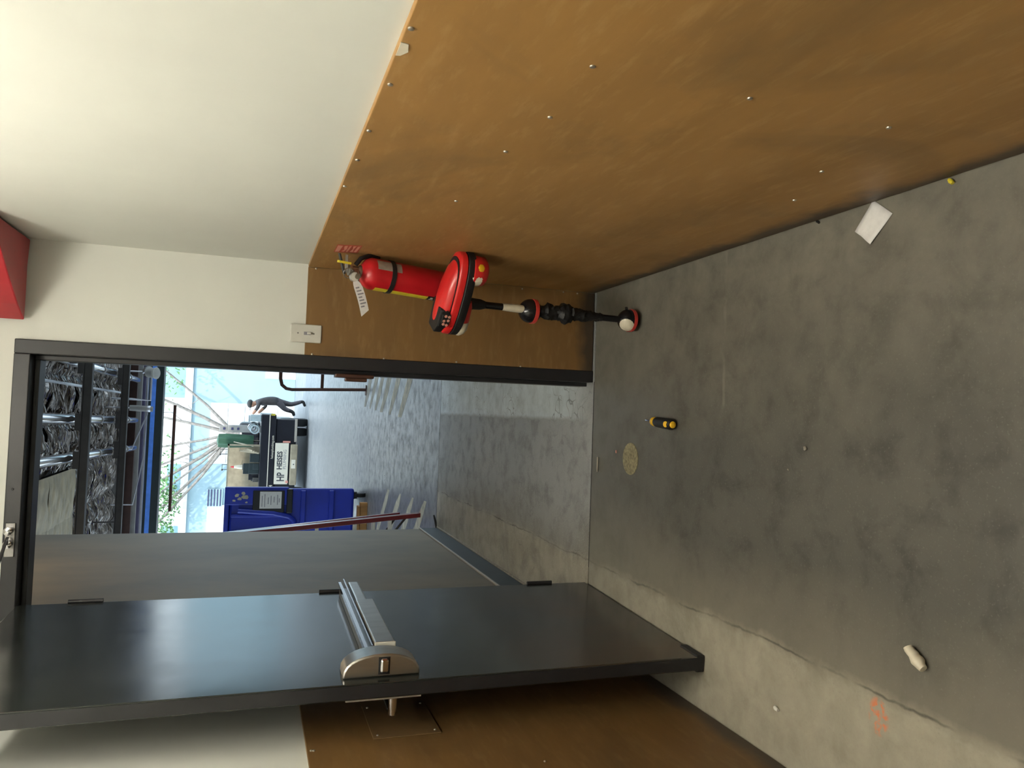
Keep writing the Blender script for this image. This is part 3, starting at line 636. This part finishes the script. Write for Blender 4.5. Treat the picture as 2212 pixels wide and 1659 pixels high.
nt_ = MB().box(-1.772, -1.572, BY-.056, BY-.0525, 1.015, 1.262).build('paper_notice', 'paper', bn, label='white notice sheet with handwriting')
for i, (z, x0, x1) in enumerate(((1.235, -1.75, -1.62), (1.205, -1.755, -1.60), (1.165, -1.72, -1.64), (1.135, -1.73, -1.62), (1.10, -1.70, -1.63), (1.06, -1.73, -1.61), (1.04, -1.70, -1.65))):
    MB().box(x0, x1, BY-.0566, BY-.056, z-.004, z+.004).build('writing_line', 'ink_soft', nt_)
for i, (x, z, s_) in enumerate(((-1.62, 1.52, .03), (-1.66, 1.49, .022), (-1.59, 1.45, .025), (-1.68, 1.55, .018), (-1.64, 1.43, .035), (-1.70, 1.41, .015))):
    MB().prism(lambda a, b_, c: (a, BY-.0355-c, b_), [(x+s_*math.cos(t)*random.uniform(.5, 1), z+s_*1.3*math.sin(t)*random.uniform(.5, 1)) for t in [k*math.pi/4 for k in range(8)]], 0, .001).build('worn_sticker', 'stripe_paint', bn)
for x, y in ((-1.63, BY+.10), (-2.80, BY+.10), (-1.76, 7.6), (-2.80, 7.6)):
    cs = MB().box(x-.04, x+.04, y-.04, y+.04, .11, .155).build('caster', 'black_rubber', bn)
    MB().lathe((x-.025, y, .062), (1, 0, 0), [(0, .055), (.005, .062), (.045, .062), (.05, .055)], 18).build('wheel', 'tyre', cs, smooth=40)
tb = thing('sunlight_block', 'golden brown block standing in for sunlight showing past the bin', 'timber', (-1.98, 6.25, 0))  # added block imitating the sunlit surface behind the bin
MB().box(-2.35, -1.70, 6.42, 6.50, 0, .09).build('sunlight_slab', 'timber', tb, bevel=.006)  # slabs stand in for sunlight past the bin, not real timber
MB().box(-2.30, -1.74, 6.40, 6.52, .092, .12).build('sunlight_slab', 'timber', tb, bevel=.006)

# brown pipe guard rail on the right
gr = thing('guard_rail', 'brown steel pipe handrail standing at the right of the carport', 'handrail', (-.3, 7.0, 0))
MB().tube([(-.297, 7, 0), (-.318, 7, .56), (-.335, 7, .93), (-.325, 7, 1.0), (-.28, 7, 1.055), (-.2, 7, 1.075), (1.3, 7, 1.075)], .022, 12).build('top_rail', 'rail_brown', gr, smooth=60)
MB().tube([(-.318, 7, .56), (1.3, 7, .56)], .02, 12).build('mid_rail', 'rail_brown', gr, smooth=60)
MB().tube([(1.3, 7, 0), (1.3, 7, 1.075)], .022, 12).build('post', 'rail_brown', gr, smooth=60)
MB().box(-.37, -.24, 6.94, 7.06, 0, .012).build('foot_plate', 'rail_brown', gr)

# carport ceiling: foil blanket, beams, pipes, header
cl = tag(MB().box(-8, 8, 2.73, 14.05, 4.05, 4.35).build('ceiling_carport', 'beam_dark'), 'carport ceiling lined with crinkled foil insulation between beams', 'ceiling', kind='structure')
def foil(x0, x1, y0, y1, z, seed, mat='foil', amp=.07):
    r = random.Random(seed); nx, ny = 16, 60; vs = []; fs = []
    ph = [r.uniform(0, 6.28) for _ in range(6)]
    for i in range(nx+1):
        for j in range(ny+1):
            u, v_ = i/nx, j/ny; sag = math.sin(math.pi*u)*amp*.5
            fold = .030*abs(math.sin(9*v_+ph[0]+1.5*math.sin(4*u+ph[1])))+.016*math.sin(37*v_+ph[2]+4*u)+.012*math.sin(11*u+ph[3]+7*v_)+.010*math.sin(61*v_+ph[4]-6*u)
            if mat != 'foil': fold *= .25
            vs.append((x0+(x1-x0)*u, y0+(y1-y0)*v_, z-sag-fold*min(1, 6*u, 6*(1-u))))
    for i in range(nx):
        for j in range(ny): fs.append((i*(ny+1)+j, (i+1)*(ny+1)+j, (i+1)*(ny+1)+j+1, i*(ny+1)+j+1))
    o = MB().add(vs, fs).build('foil_panel' if mat == 'foil' else 'insulation_board', mat, cl, smooth=80)
    return o
k = 0
for (y0, y1) in ((4.4, 7.05), (7.03, 8.40), (8.38, 9.87), (9.85, 12.0)):
    for (x0, x1) in ((-3.3, -2.68), (-2.70, -2.08), (-2.10, -1.46), (-1.48, -.86), (-.88, -.26), (-.28, .36), (.34, .98), (.96, 1.60), (1.58, 2.22), (2.20, 2.84)):
        k += 1
        if y0 < 8 and x1 < -1.4: foil(x0, x1, y0, y1, 3.58, k, 'tan_board', .015)
        else: foil(x0, x1, y0, y1, 3.66+.03*random.random(), k)
for y, nm in ((7.1, 0), (9.92, 1)):
    bmx = thing('ceiling_beam', ['dark steel beam crossing the carport ceiling nearest the door', 'dark steel beam crossing the carport ceiling nearer the street'][nm], 'beam', (-1, y, 3.2), group='carport beams')
    MB().box(-6, 6, y-.05, y+.05, 3.20, 3.212).build('flange', 'beam_dark', bmx); MB().box(-6, 6, y-.012, y+.012, 3.212, 3.288).build('web', 'beam_dark', bmx); MB().box(-6, 6, y-.05, y+.05, 3.288, 3.30).build('flange', 'beam_dark', bmx)
    for x in (-5.5, -2.4, .6, 3.5): MB().tube([(x, y, 3.30), (x, y, 4.05)], .012, 6).build('hanger', 'beam_dark', bmx)
    for x in (-.82, -1.27, -.15): MB().box(x-.10+(-.06 if y > 8 else 0), x+.10, y-.035, y+.035, 3.30, 3.36).build('saddle', 'beam_dark', bmx)
for x, x2, lb in ((-.75, -.90, 'shiny metal ceiling pipe in the middle of the carport'), (-1.19, -1.40, 'shiny metal ceiling pipe left of the middle one'), (-.10, -.16, 'shiny metal ceiling pipe at the right of the carport')):
    pipe = thing('ceiling_pipe', lb, 'pipe', (x, 4.5, 3.42), group='carport ceiling pipes')
    q0, q1 = Vector((x+.02, 4.5, 3.42)), Vector((x2, 12.4, 3.42))
    MB().tube([q0, q1], .058, 16).build('pipe_run', 'chrome', pipe, smooth=60)
    for t in (.34, .55, .68, .86):
        c_ = q0.lerp(q1, t); MB().tube([c_, c_+Vector((0, .09, 0))], .066, 16).build('coupling', 'steel_dark', pipe, smooth=40)
    MB().sphere(q1, .058, 14, 8).build('end_cap', 'chrome', pipe, smooth=60)
sp = thing('conduit', 'thin white conduit running along the right of the carport ceiling', 'pipe', (-.35, 5, 3.42))
MB().tube([(-.36, 5, 3.42), (-.42, 10.6, 3.42)], .016, 8).build('conduit_run', 'conduit', sp, smooth=60)
def conduit(name, pts, r, label):
    pts = [Vector((pts[0].x, pts[0].y, 4.049))] + pts
    return tag(MB().tube(pts, r, 8).build(name, 'conduit', smooth=60), label, 'pipe')
Yq = 11.2
conduit('ceiling_conduit', [atY(px, py, Yq) for px, py in ((285, 862), (325, 865), (328, 800))], .018, 'white conduit loop hanging at the far right under the header')
conduit('ceiling_conduit', [atY(px, py, Yq+.3) for px, py in ((285, 970), (292, 952), (318, 895), (318, 820))], .012, 'thin white conduit bent beside the middle pipe end')
conduit('ceiling_conduit', [atY(px, py, Yq+.5) for px, py in ((286, 1090), (300, 1030), (310, 985), (316, 905))], .012, 'thin white conduit slanting left of the middle pipe end')
dv = thing('vent_duct', 'white insulated duct stub hanging below the far beam', 'duct', tuple(atY(300, 880, 10.6)))
hq = atY(280, 881, 10.6); MB().tube([hq, Vector((hq.x, hq.y, 4.05))], .012, 6).build('hanger_rod', 'conduit', dv)
MB().tube([atY(280, 881, 10.6), atY(300, 882, 10.6), atY(330, 884, 10.6)], [.045, .05, .042], 14).build('sleeve', 'soffit_grey', dv, smooth=60)
MB().lathe(atY(318, 883, 10.6), (atY(330, 884, 10.6)-atY(318, 883, 10.6)), [(0, .05), (.03, .055), (.05, .05)], 14).build('collar', 'conduit', dv, smooth=50)
fl2 = thing('floodlight', 'round chrome floodlight head at the right end of the header', 'lamp', tuple(atY(320, 805, 11.0)))
MB().lathe(atY(312, 803, 11.0), (0, -.6, -.8), [(0, .03), (.03, .08), (.08, .10), (.10, .10)], 20).build('shade', 'chrome', fl2, smooth=50)
hq = atY(312, 803, 11.0); MB().tube([hq, Vector((hq.x, hq.y, 4.05))], .012, 6).build('hanger_rod', 'conduit', fl2)
MB().lathe(atY(330, 806, 11.0), (0, -.5, -.85), [(0, .04), (.03, .09), (.07, .10), (.08, .09)], 20).build('shade', 'white_plastic', fl2, smooth=50)
# layered soffit edge toward the street
for (y, z0, z1, mt, nm, lb) in ((12.1, 3.50, 3.66, 'soffit_grey', 'soffit_strip', 'pale grey soffit strip at the far end of the foil'), (12.4, 3.40, 3.60, 'beam_brown', 'timber_beam', 'dark brown timber beam behind the pale soffit strip'), (12.7, 3.36, 3.47, 'soffit_grey', 'soffit_strip', 'grey board below the brown timber beam'), (12.95, 3.33, 3.43, 'purlin_violet', 'purlin', 'violet-grey steel purlin above the green header'), (13.1, 3.30, 3.36, 'conduit', 'cable_tray', 'thin pale cable tray above the green header')):
    tag(MB().box(-6, 6, y-.05, y+.05, z0, 4.049).build(nm, mt, bevel=.004), lb, 'beam')
hd = thing('header_beam', 'deep dark green header beam with a blue stripe over the carport opening', 'beam', (-1, 13.5, 3.07))
MB().box(-7.5, 7.5, 13.45, 13.75, 3.07, 3.55).build('beam_body', 'header_green', hd, bevel=.01)
MB().box(-7.5, 7.5, 13.43, 13.45, 3.205, 3.285).build('blue_stripe', 'blue_strip', hd)
MB().box(-7.5, 7.5, 13.42, 13.45, 3.07, 3.10).build('lower_lip', 'header_green', hd)
hpole = thing('hanging_pole', 'brown horizontal pole hanging just below the header', 'pole', (-1.7, 13.6, 2.86))
MB().tube([(-.60, 13.6, 2.86), (-2.72, 13.6, 2.86)], .03, 10).build('pole', 'rail_brown', hpole, smooth=60)
for x in (-.75, -2.6): MB().tube([(x, 13.6, 2.86), (x, 13.6, 3.07)], .005, 6).build('hanger_wire', 'beam_dark', hpole)

# ================================================================== STREET SIDE
TY = 17.0
tk = thing('pickup_truck', 'black plumbing truck loaded with gear, seen from the rear', 'truck', (-2.0, 19, 0))
MB().box(-3.12, -.86, TY+.05, 21.0, .30, .80).build('body', 'truck_black', tk, bevel=.03)
MB().box(-3.20, -.76, TY, 21.0, .80, 1.16).build('bed_side', 'truck_black', tk, bevel=.02)
MB().box(-3.19, -.77, TY-.015, TY, .945, .965).build('trim_line', 'sign_white', tk)
MB().box(-3.0, -1.0, 21.0, 23.4, .30, 1.20).build('hood', 'truck_black', tk, bevel=.06)
MB().box(-2.95, -1.05, 20.2, 21.8, 1.16, 1.72).build('cab', 'truck_black', tk, bevel=.08)
for x0, x1 in ((-1.31, -.85), (-3.13, -2.67)):
    wheel = MB()
    for a, c_ in ((x0, x0+.21), (x1-.21, x1)): wheel.lathe((a, TY+.75, .36), (1, 0, 0), [(0, .30), (.02, .36), (c_-a-.02, .36), (c_-a, .30)], 24)
    wo = wheel.build('rear_wheel', 'tyre', tk, smooth=40)
    MB().box((x0+x1)/2-.012, (x0+x1)/2+.012, TY+.44, TY+.46, .05, .34).build('wheel_glint', 'chrome', wo)  # bright strip imitating the reflection on the wheel
    wheel = MB().lathe((x0, 22.4, .36), (1, 0, 0), [(0, .30), (.02, .36), (.24, .36), (.26, .30)], 24); wheel.build('front_wheel', 'tyre', tk, smooth=40)
MB().box(-1.44, -.86, TY-.02, TY+.10, .285, .345).build('bumper_end', 'grey_label', tk, bevel=.01)
MB().box(-2.52, -1.50, TY-.10, TY+.05, .26, .43).build('bumper', 'truck_tan', tk, bevel=.02)
lp = MB().box(-2.10, -1.88, TY-.112, TY-.10, .30, .40).build('licence_plate', 'sign_white', tk); MB().box(-2.01, -1.985, TY-.114, TY-.112, .33, .36).build('plate_mark', 'ink', lp)
sg = MB().box(-2.50, -1.47, TY-.06, TY-.03, .475, .80).build('tailgate_sign', 'sign_white', tk, label='white sign reading HP HEISES PLUMBING')
nrm = TY-.0605
text('lettering', 'HP', 'ink', sg, (-2.43, nrm, .56), (1, 0, 0), (0, 0, 1), .25, xs=.72, bold=.006)
text('lettering', 'HEISES', 'ink', sg, (-2.135, nrm, .625), (1, 0, 0), (0, 0, 1), .17, xs=.93, bold=.006)
text('lettering', 'PLUMBING', 'ink_soft', sg, (-2.125, nrm, .525), (1, 0, 0), (0, 0, 1), .105, xs=.98)
text('bed_lettering', '333-6704', 'sign_white', tk, (-2.98, TY-.004, .83), (1, 0, 0), (0, 0, 1), .12)
text('bed_lettering', 'heisesplumbing.com', 'sign_white', tk, (-1.87, TY-.004, .84), (1, 0, 0), (0, 0, 1), .085, xs=.85)
MB().box(-1.52, -1.47, TY-.05, TY+.05, .58, .66).build('tail_light', 'tail_lamp', tk); MB().box(-1.46, -1.42, TY-.03, TY+.05, .44, .62).build('tail_light', 'tail_lamp', tk); MB().box(-2.47, -2.41, TY-.075, TY-.06, .46, .52).build('tail_light', 'tail_lamp', tk)
MB().box(-.79, -.74, TY-.01, TY+.10, .83, .93).build('side_marker', 'amber_lamp', tk)
# rack with its load
rk = MB()
for x in (-3.0, -1.55):
    for y in (TY+.15, TY+2.6): rk.box(x-.02, x+.02, y-.02, y+.02, 1.15, 1.92)
rk.box(-3.02, -1.53, TY+.13, TY+.17, 1.88, 1.92).box(-3.02, -1.53, TY+2.58, TY+2.62, 1.88, 1.92).box(-3.02, -2.98, TY+.13, TY+2.62, 1.88, 1.92).box(-1.57, -1.53, TY+.13, TY+2.62, 1.88, 1.92)
rk.build('rack', 'truck_tan', tk)
def load(name, label, cat, group=None): return thing(name, label, cat, (-2, TY+.6, 1.16), group)
t_ = load('plywood_sheet', 'tan plywood sheets standing upright in the truck bed', 'plywood')
MB().box(-2.62, -1.60, TY+.62, TY+.66, 1.162, 1.90).build('sheet', 'truck_tan', t_); MB().box(-2.9, -1.66, TY+.67, TY+.70, 1.162, 1.86).build('sheet', 'truck_tan', t_)
t_ = load('gear_pile', 'dark pile of tools and cases in front of the plywood in the truck bed', 'tools')
for i in range(14):
    x = random.uniform(-2.5, -1.80); h_ = random.uniform(.08, .42)*(1 if -2.25 < x < -1.8 else .6); w_ = random.uniform(.05, .14)
    MB().box(x-w_, x+w_, TY+.04+.026*i, TY+.062+.026*i, 1.162, 1.162+h_).build('case', random.choice(['clutter', 'truck_black', 'header_green']), t_, bevel=.01)
t_ = load('garden_umbrella', 'folded dark green umbrella standing in the truck bed', 'umbrella')
c0 = Vector((-1.455, TY+.35, 1.17))
rings = []; bb = MB(); n = 16; vs = []; fs = []
for j, (z, r) in enumerate(((.15, .13), (.5, .15), (.8, .16), (.98, .15), (1.02, .03))):
    for i in range(n): t = 2*math.pi*i/n; q = r*(1+.18*(i % 2)); vs.append(c0+Vector((q*math.cos(t), q*math.sin(t), z)))
for j in range(4):
    for i in range(n): fs.append((j*n+i, j*n+(i+1) % n, (j+1)*n+(i+1) % n, (j+1)*n+i))
bb.add(vs, fs+[list(range(n))[::-1], [4*n+i for i in range(n)]]).build('canopy', 'green_tarp', t_)
MB().tube([c0, c0+Vector((0, 0, .2))], .02, 8).build('pole', 'clutter', t_)
MB().tube([c0+Vector((-.12, -.17, .15)), c0+Vector((-.02, -.17, .62))], .012, 6).build('cord', 'cream_paint', t_)
t_ = load('pump_post', 'grey upright meter post with three dark marks in the truck bed', 'equipment')
po = MB().box(-1.24, -1.06, TY+.28, TY+.38, 1.165, 1.95).build('post', 'soffit_grey', t_, bevel=.01); MB().box(-1.22, -1.08, TY+.29, TY+.37, 1.95, 2.14).build('head', 'soffit_grey', t_, bevel=.01)
for z in (1.70, 1.84, 2.03): MB().box(-1.18, -1.12, TY+.272, TY+.28, z-.025, z+.025).build('dial', 'vent_dark', po)
t_ = load('clear_crate', 'clear plastic crate of fittings on the right of the truck bed', 'crate')
for (x0, x1, z0, z1) in ((-.95, -.78, 1.165, 1.42), (-.97, -.80, 1.425, 1.47)): MB().box(x0, x1, TY+.05, TY+.55, z0, z1).build('crate_box', 'clear_bin', t_, bevel=.01)
t_ = load('hose_coil', 'tangled hoses and fittings beside the clear crate', 'hose')
for i in range(5):
    cx, cz, r = -1.15+.03*i, 1.30+.04*(i % 3), .10-.01*i
    MB().tube([(cx+r*math.cos(a), TY+.06+.03*i, cz+r*math.sin(a)) for a in [k*math.pi/8 for k in range(17)]], .016, 6).build('hose_loop', random.choice(['clutter', 'conduit', 'clear_bin']), t_)
t_ = load('pipe_bundle', 'tan pipes lying between the umbrella and the plywood', 'pipes')
for i in range(4): MB().tube([(-1.74+.02*i, TY+.02, 1.185+.05*i), (-1.69+.015*i, TY+.10, 1.62-.05*i)], .018, 8).build('pipe', 'truck_tan', t_)
t_ = load('traffic_cone', 'small red and white cone standing before the plywood', 'cone')
MB().lathe((-2.12, TY+.48, 1.56), (0, 0, 1), [(0, .06), (.12, .045), (.2, .03)], 14).build('white_part', 'sign_white', t_, smooth=40); MB().lathe((-2.12, TY+.48, 1.761), (0, 0, 1), [(0, .03), (.08, .012)], 14).build('red_part', 'red_enamel', t_, smooth=40)
MB().box(-2.19, -2.05, TY+.42, TY+.54, 1.165, 1.56).build('stand', 'clutter', t_)
for i, (x, z0) in enumerate(((-1.72, 1.92), (-2.1, 1.92))):
    t_ = thing('roof_hook', ['grey hook loop on the rack beside the umbrella', 'small grey hook loop on the rack above the cone'][i], 'hook', (x, TY+.15, z0))
    h_ = .17-.06*i
    MB().tube([(x-.06, TY+.15, z0), (x-.06, TY+.15, z0+h_), (x+.06, TY+.15, z0+h_), (x+.06, TY+.15, z0)], .009, 6).build('loop', 'beam_dark', t_)
    MB().sphere((x-.07, TY+.15, z0+h_), .022, 10, 6).build('knob', 'beam_dark', t_)

# person stepping beside the truck
def person():
    Y = 18.5; P = lambda px, py, dy=0: atY(px, py, Y+dy)
    J = {'pel': P(597, 867), 'sp1': P(582, 865), 'sp2': P(566, 866), 'neck': P(554, 869), 'nk2': P(550, 871), 'head': P(543, 873), 'htop': P(539, 874),
         'shR': P(558, 868, -.17), 'shL': P(558, 868, .17), 'elR': P(556, 880, -.20), 'haR': P(547, 891, -.16), 'fiR': P(544, 895, -.14), 'elL': P(575, 876, .2), 'haL': P(560, 889, .16), 'fiL': P(556, 893, .15),
         'hiR': P(600, 868, -.09), 'hiL': P(600, 868, .09), 'knR': P(614, 884, -.09), 'anR': P(632, 890, -.09), 'toR': P(634, 899, -.09), 'knL': P(628, 874, .09), 'anL': P(656, 867, .09), 'toL': P(661, 879, .09)}
    gl = min(J['anL'].z, J['toL'].z); 
    J['anL'].z = .085; J['toL'].z = .035
    E_ = [('pel', 'sp1'), ('sp1', 'sp2'), ('sp2', 'neck'), ('neck', 'nk2'), ('nk2', 'head'), ('head', 'htop'), ('sp2', 'shR'), ('sp2', 'shL'), ('shR', 'elR'), ('elR', 'haR'), ('haR', 'fiR'), ('shL', 'elL'), ('elL', 'haL'), ('haL', 'fiL'), ('pel', 'hiR'), ('pel', 'hiL'), ('hiR', 'knR'), ('knR', 'anR'), ('anR', 'toR'), ('hiL', 'knL'), ('knL', 'anL'), ('anL', 'toL')]
    Rr = {'pel': .15, 'sp1': .14, 'sp2': .15, 'neck': .07, 'nk2': .06, 'head': .10, 'htop': .08, 'shR': .075, 'shL': .075, 'elR': .05, 'haR': .04, 'fiR': .03, 'elL': .05, 'haL': .04, 'fiL': .03, 'hiR': .10, 'hiL': .10, 'knR': .07, 'anR': .05, 'toR': .04, 'knL': .07, 'anL': .05, 'toL': .035}
    names = list(J); me = bpy.data.meshes.new('person_body'); me.from_pydata([J[k] for k in names], [(names.index(a), names.index(b)) for a, b in E_], [])
    o = bpy.data.objects.new('tmp', me); C.objects.link(o)
    sk_ = o.modifiers.new('skin', 'SKIN'); sk_.use_smooth_shade = True; o.modifiers.new('sub', 'SUBSURF').levels = 2
    for i, k in enumerate(names): me.skin_vertices[0].data[i].radius = (Rr[k], Rr[k])
    me.skin_vertices[0].data[0].use_root = True
    dg = bpy.context.evaluated_depsgraph_get(); m2 = bpy.data.meshes.new_from_object(o.evaluated_get(dg)); bpy.data.objects.remove(o)
    root = thing('person', 'person in dark clothes stepping and reaching toward the truck', 'person', (J['anL'].x, Y, 0)); org = ORG[root.name]
    zmin = min(v.co.z for v in m2.vertices)
    for v in m2.vertices: v.co -= org + Vector((0, 0, zmin))
    m2.materials.clear()
    for q in ('shirt', 'trousers', 'skin', 'shoe'): m2.materials.append(MATS[q])
    hz = J['pel'].z-zmin-.02
    for pl_ in m2.polygons:
        c_ = pl_.center + org; near = min(J, key=lambda k: (J[k]-Vector((0, 0, zmin))-c_).length)
        pl_.material_index = 2 if near in ('head', 'htop', 'nk2', 'haR', 'fiR', 'haL', 'fiL') else 3 if near in ('anR', 'toR', 'anL', 'toL') and (c_.z < .14 or near[-1] == 'R') else 1 if c_.z < hz else 0
    b_ = bpy.data.objects.new('body', m2); C.objects.link(b_); b_.parent = root
    h = J['head']-Vector((0, 0, zmin))
    MB().sphere(h+Vector((.012, 0, .045)), .112, 16, 10, (1, .95, .72)).build('cap', 'shoe', root, smooth=60)
    MB().box(h.x-.17, h.x-.06, Y-.06, Y+.06, h.z+.035, h.z+.05).build('cap_brim', 'shoe', root, bevel=.004)
person()

# tree behind the truck
tr = thing('street_tree', 'bare-branched pale tree with sparse light green leaves behind the truck', 'tree', (-1.7, 23.7, 0))
tb_ = MB(); leaf = MB(); base = Vector((-1.45, 23.7, 0)); rt = random.Random(3)
fork = Vector((-1.5, 23.7, 1.9)); tb_.tube([base, Vector((-1.42, 23.7, 1)), fork], [.11, .09, .075], 10)
def leaf_at(p_, n_=10, r=.25):
    for _ in range(n_):
        c_ = p_+Vector((rt.uniform(-r, r), rt.uniform(-r, r), rt.uniform(-r, r))); a = Vector((rt.uniform(-1, 1), rt.uniform(-1, 1), rt.uniform(-1, 1))).normalized()*.07; b_ = a.orthogonal().normalized()*.035
        leaf.add([c_-a, c_+b_, c_+a, c_-b_], [(0, 1, 2, 3)])
for (px, py, r, lv) in ((352, 862, .05, 6), (372, 812, .04, 25), (345, 900, .045, 0), (352, 965, .035, 10), (358, 1000, .04, 10), (352, 1035, .05, 30), (362, 1085, .05, 60), (345, 1125, .04, 80), (352, 1060, .03, 60)):
    e = atY(px, py, 23.7+rt.uniform(-.3, .3)); mid = fork.lerp(e, .5)+Vector((0, 0, -.10)); ext = e+(e-mid)*.5
    tb_.tube([fork, mid, e, ext], [r*1.5, r*1.1, r*.8, r*.3], 7); leaf_at(e, lv*2, .4); leaf_at(ext, lv*2, .45)
    for s_ in range(3):
        t0 = mid.lerp(e, rt.random()); t1 = t0+Vector((rt.uniform(-.4, .4), rt.uniform(-.3, .3), rt.uniform(.1, .5))); tb_.tube([t0, t1], [r*.35, r*.12], 5)
tb_.build('trunk', 'bark', tr, smooth=60); lfo = leaf.build('leaves', 'foliage', tr); lfo['kind'] = 'stuff'

# building across the drive
BYY = 24.6
bl = thing('building', 'building with shaded areas coloured pale blue and sunlit areas white, across the sunlit driveway', 'building', (-2, BYY, 0))
MB().box(-12, 10, BYY, BYY+6, 0, 3.30).build('lower_wall', 'facade_shaded_blue', bl)
MB().box(-12, 10, BYY, BYY+6, 3.43, 7.0).build('upper_wall', 'facade_sunlit_white', bl)
MB().box(-12, 10, BYY-.10, BYY+6, 3.30, 3.43).build('band', 'facade_sunlit_white', bl)
g_ = MB().box(-2.56, -.50, BYY-.05, BYY, 0, 2.70).build('sunlit_panel', 'facade_sunlit_white', bl)  # white panels stand for sunlit parts of the wall
for z in (.54, 1.08, 1.62, 2.16): MB().box(-2.56, -.50, BYY-.056, BYY-.05, z-.006, z+.006).build('sunlit_panel_joint', 'soffit_grey', g_)
MB().box(.40, 3.2, BYY-.04, BYY, 0, 1.0).build('sunlit_base', 'facade_sunlit_white', bl); MB().box(-6.5, -3.95, BYY-.05, BYY, 0, 2.66).build('sunlit_panel', 'facade_sunlit_white', bl)
for (x0, x1, z0, z1) in ((-.42, .75, 3.50, 4.2), (-3.55, -2.55, 3.50, 4.0), (1.5, 2.6, 3.5, 4.2), (-5.6, -4.6, 3.5, 4.1)):
    w_ = MB().box(x0, x1, BYY-.02, BYY, z0, z1).build('window', 'facade_sunlit_white', bl); MB().box(x0+.04, x1-.04, BYY-.03, BYY-.02, z0+.04, z1-.04).build('pane', 'window_glass', w_)
lv_ = MB().box(-4.0, -3.40, BYY-.06, BYY-.05, 2.20, 2.70).build('vent', 'facade_shaded_blue', bl)
for i in range(5): z = 2.25+i*.095; MB().box(-3.98, -3.42, BYY-.085, BYY-.06, z, z+.035).build('vent_slat', 'vent_dark', lv_)
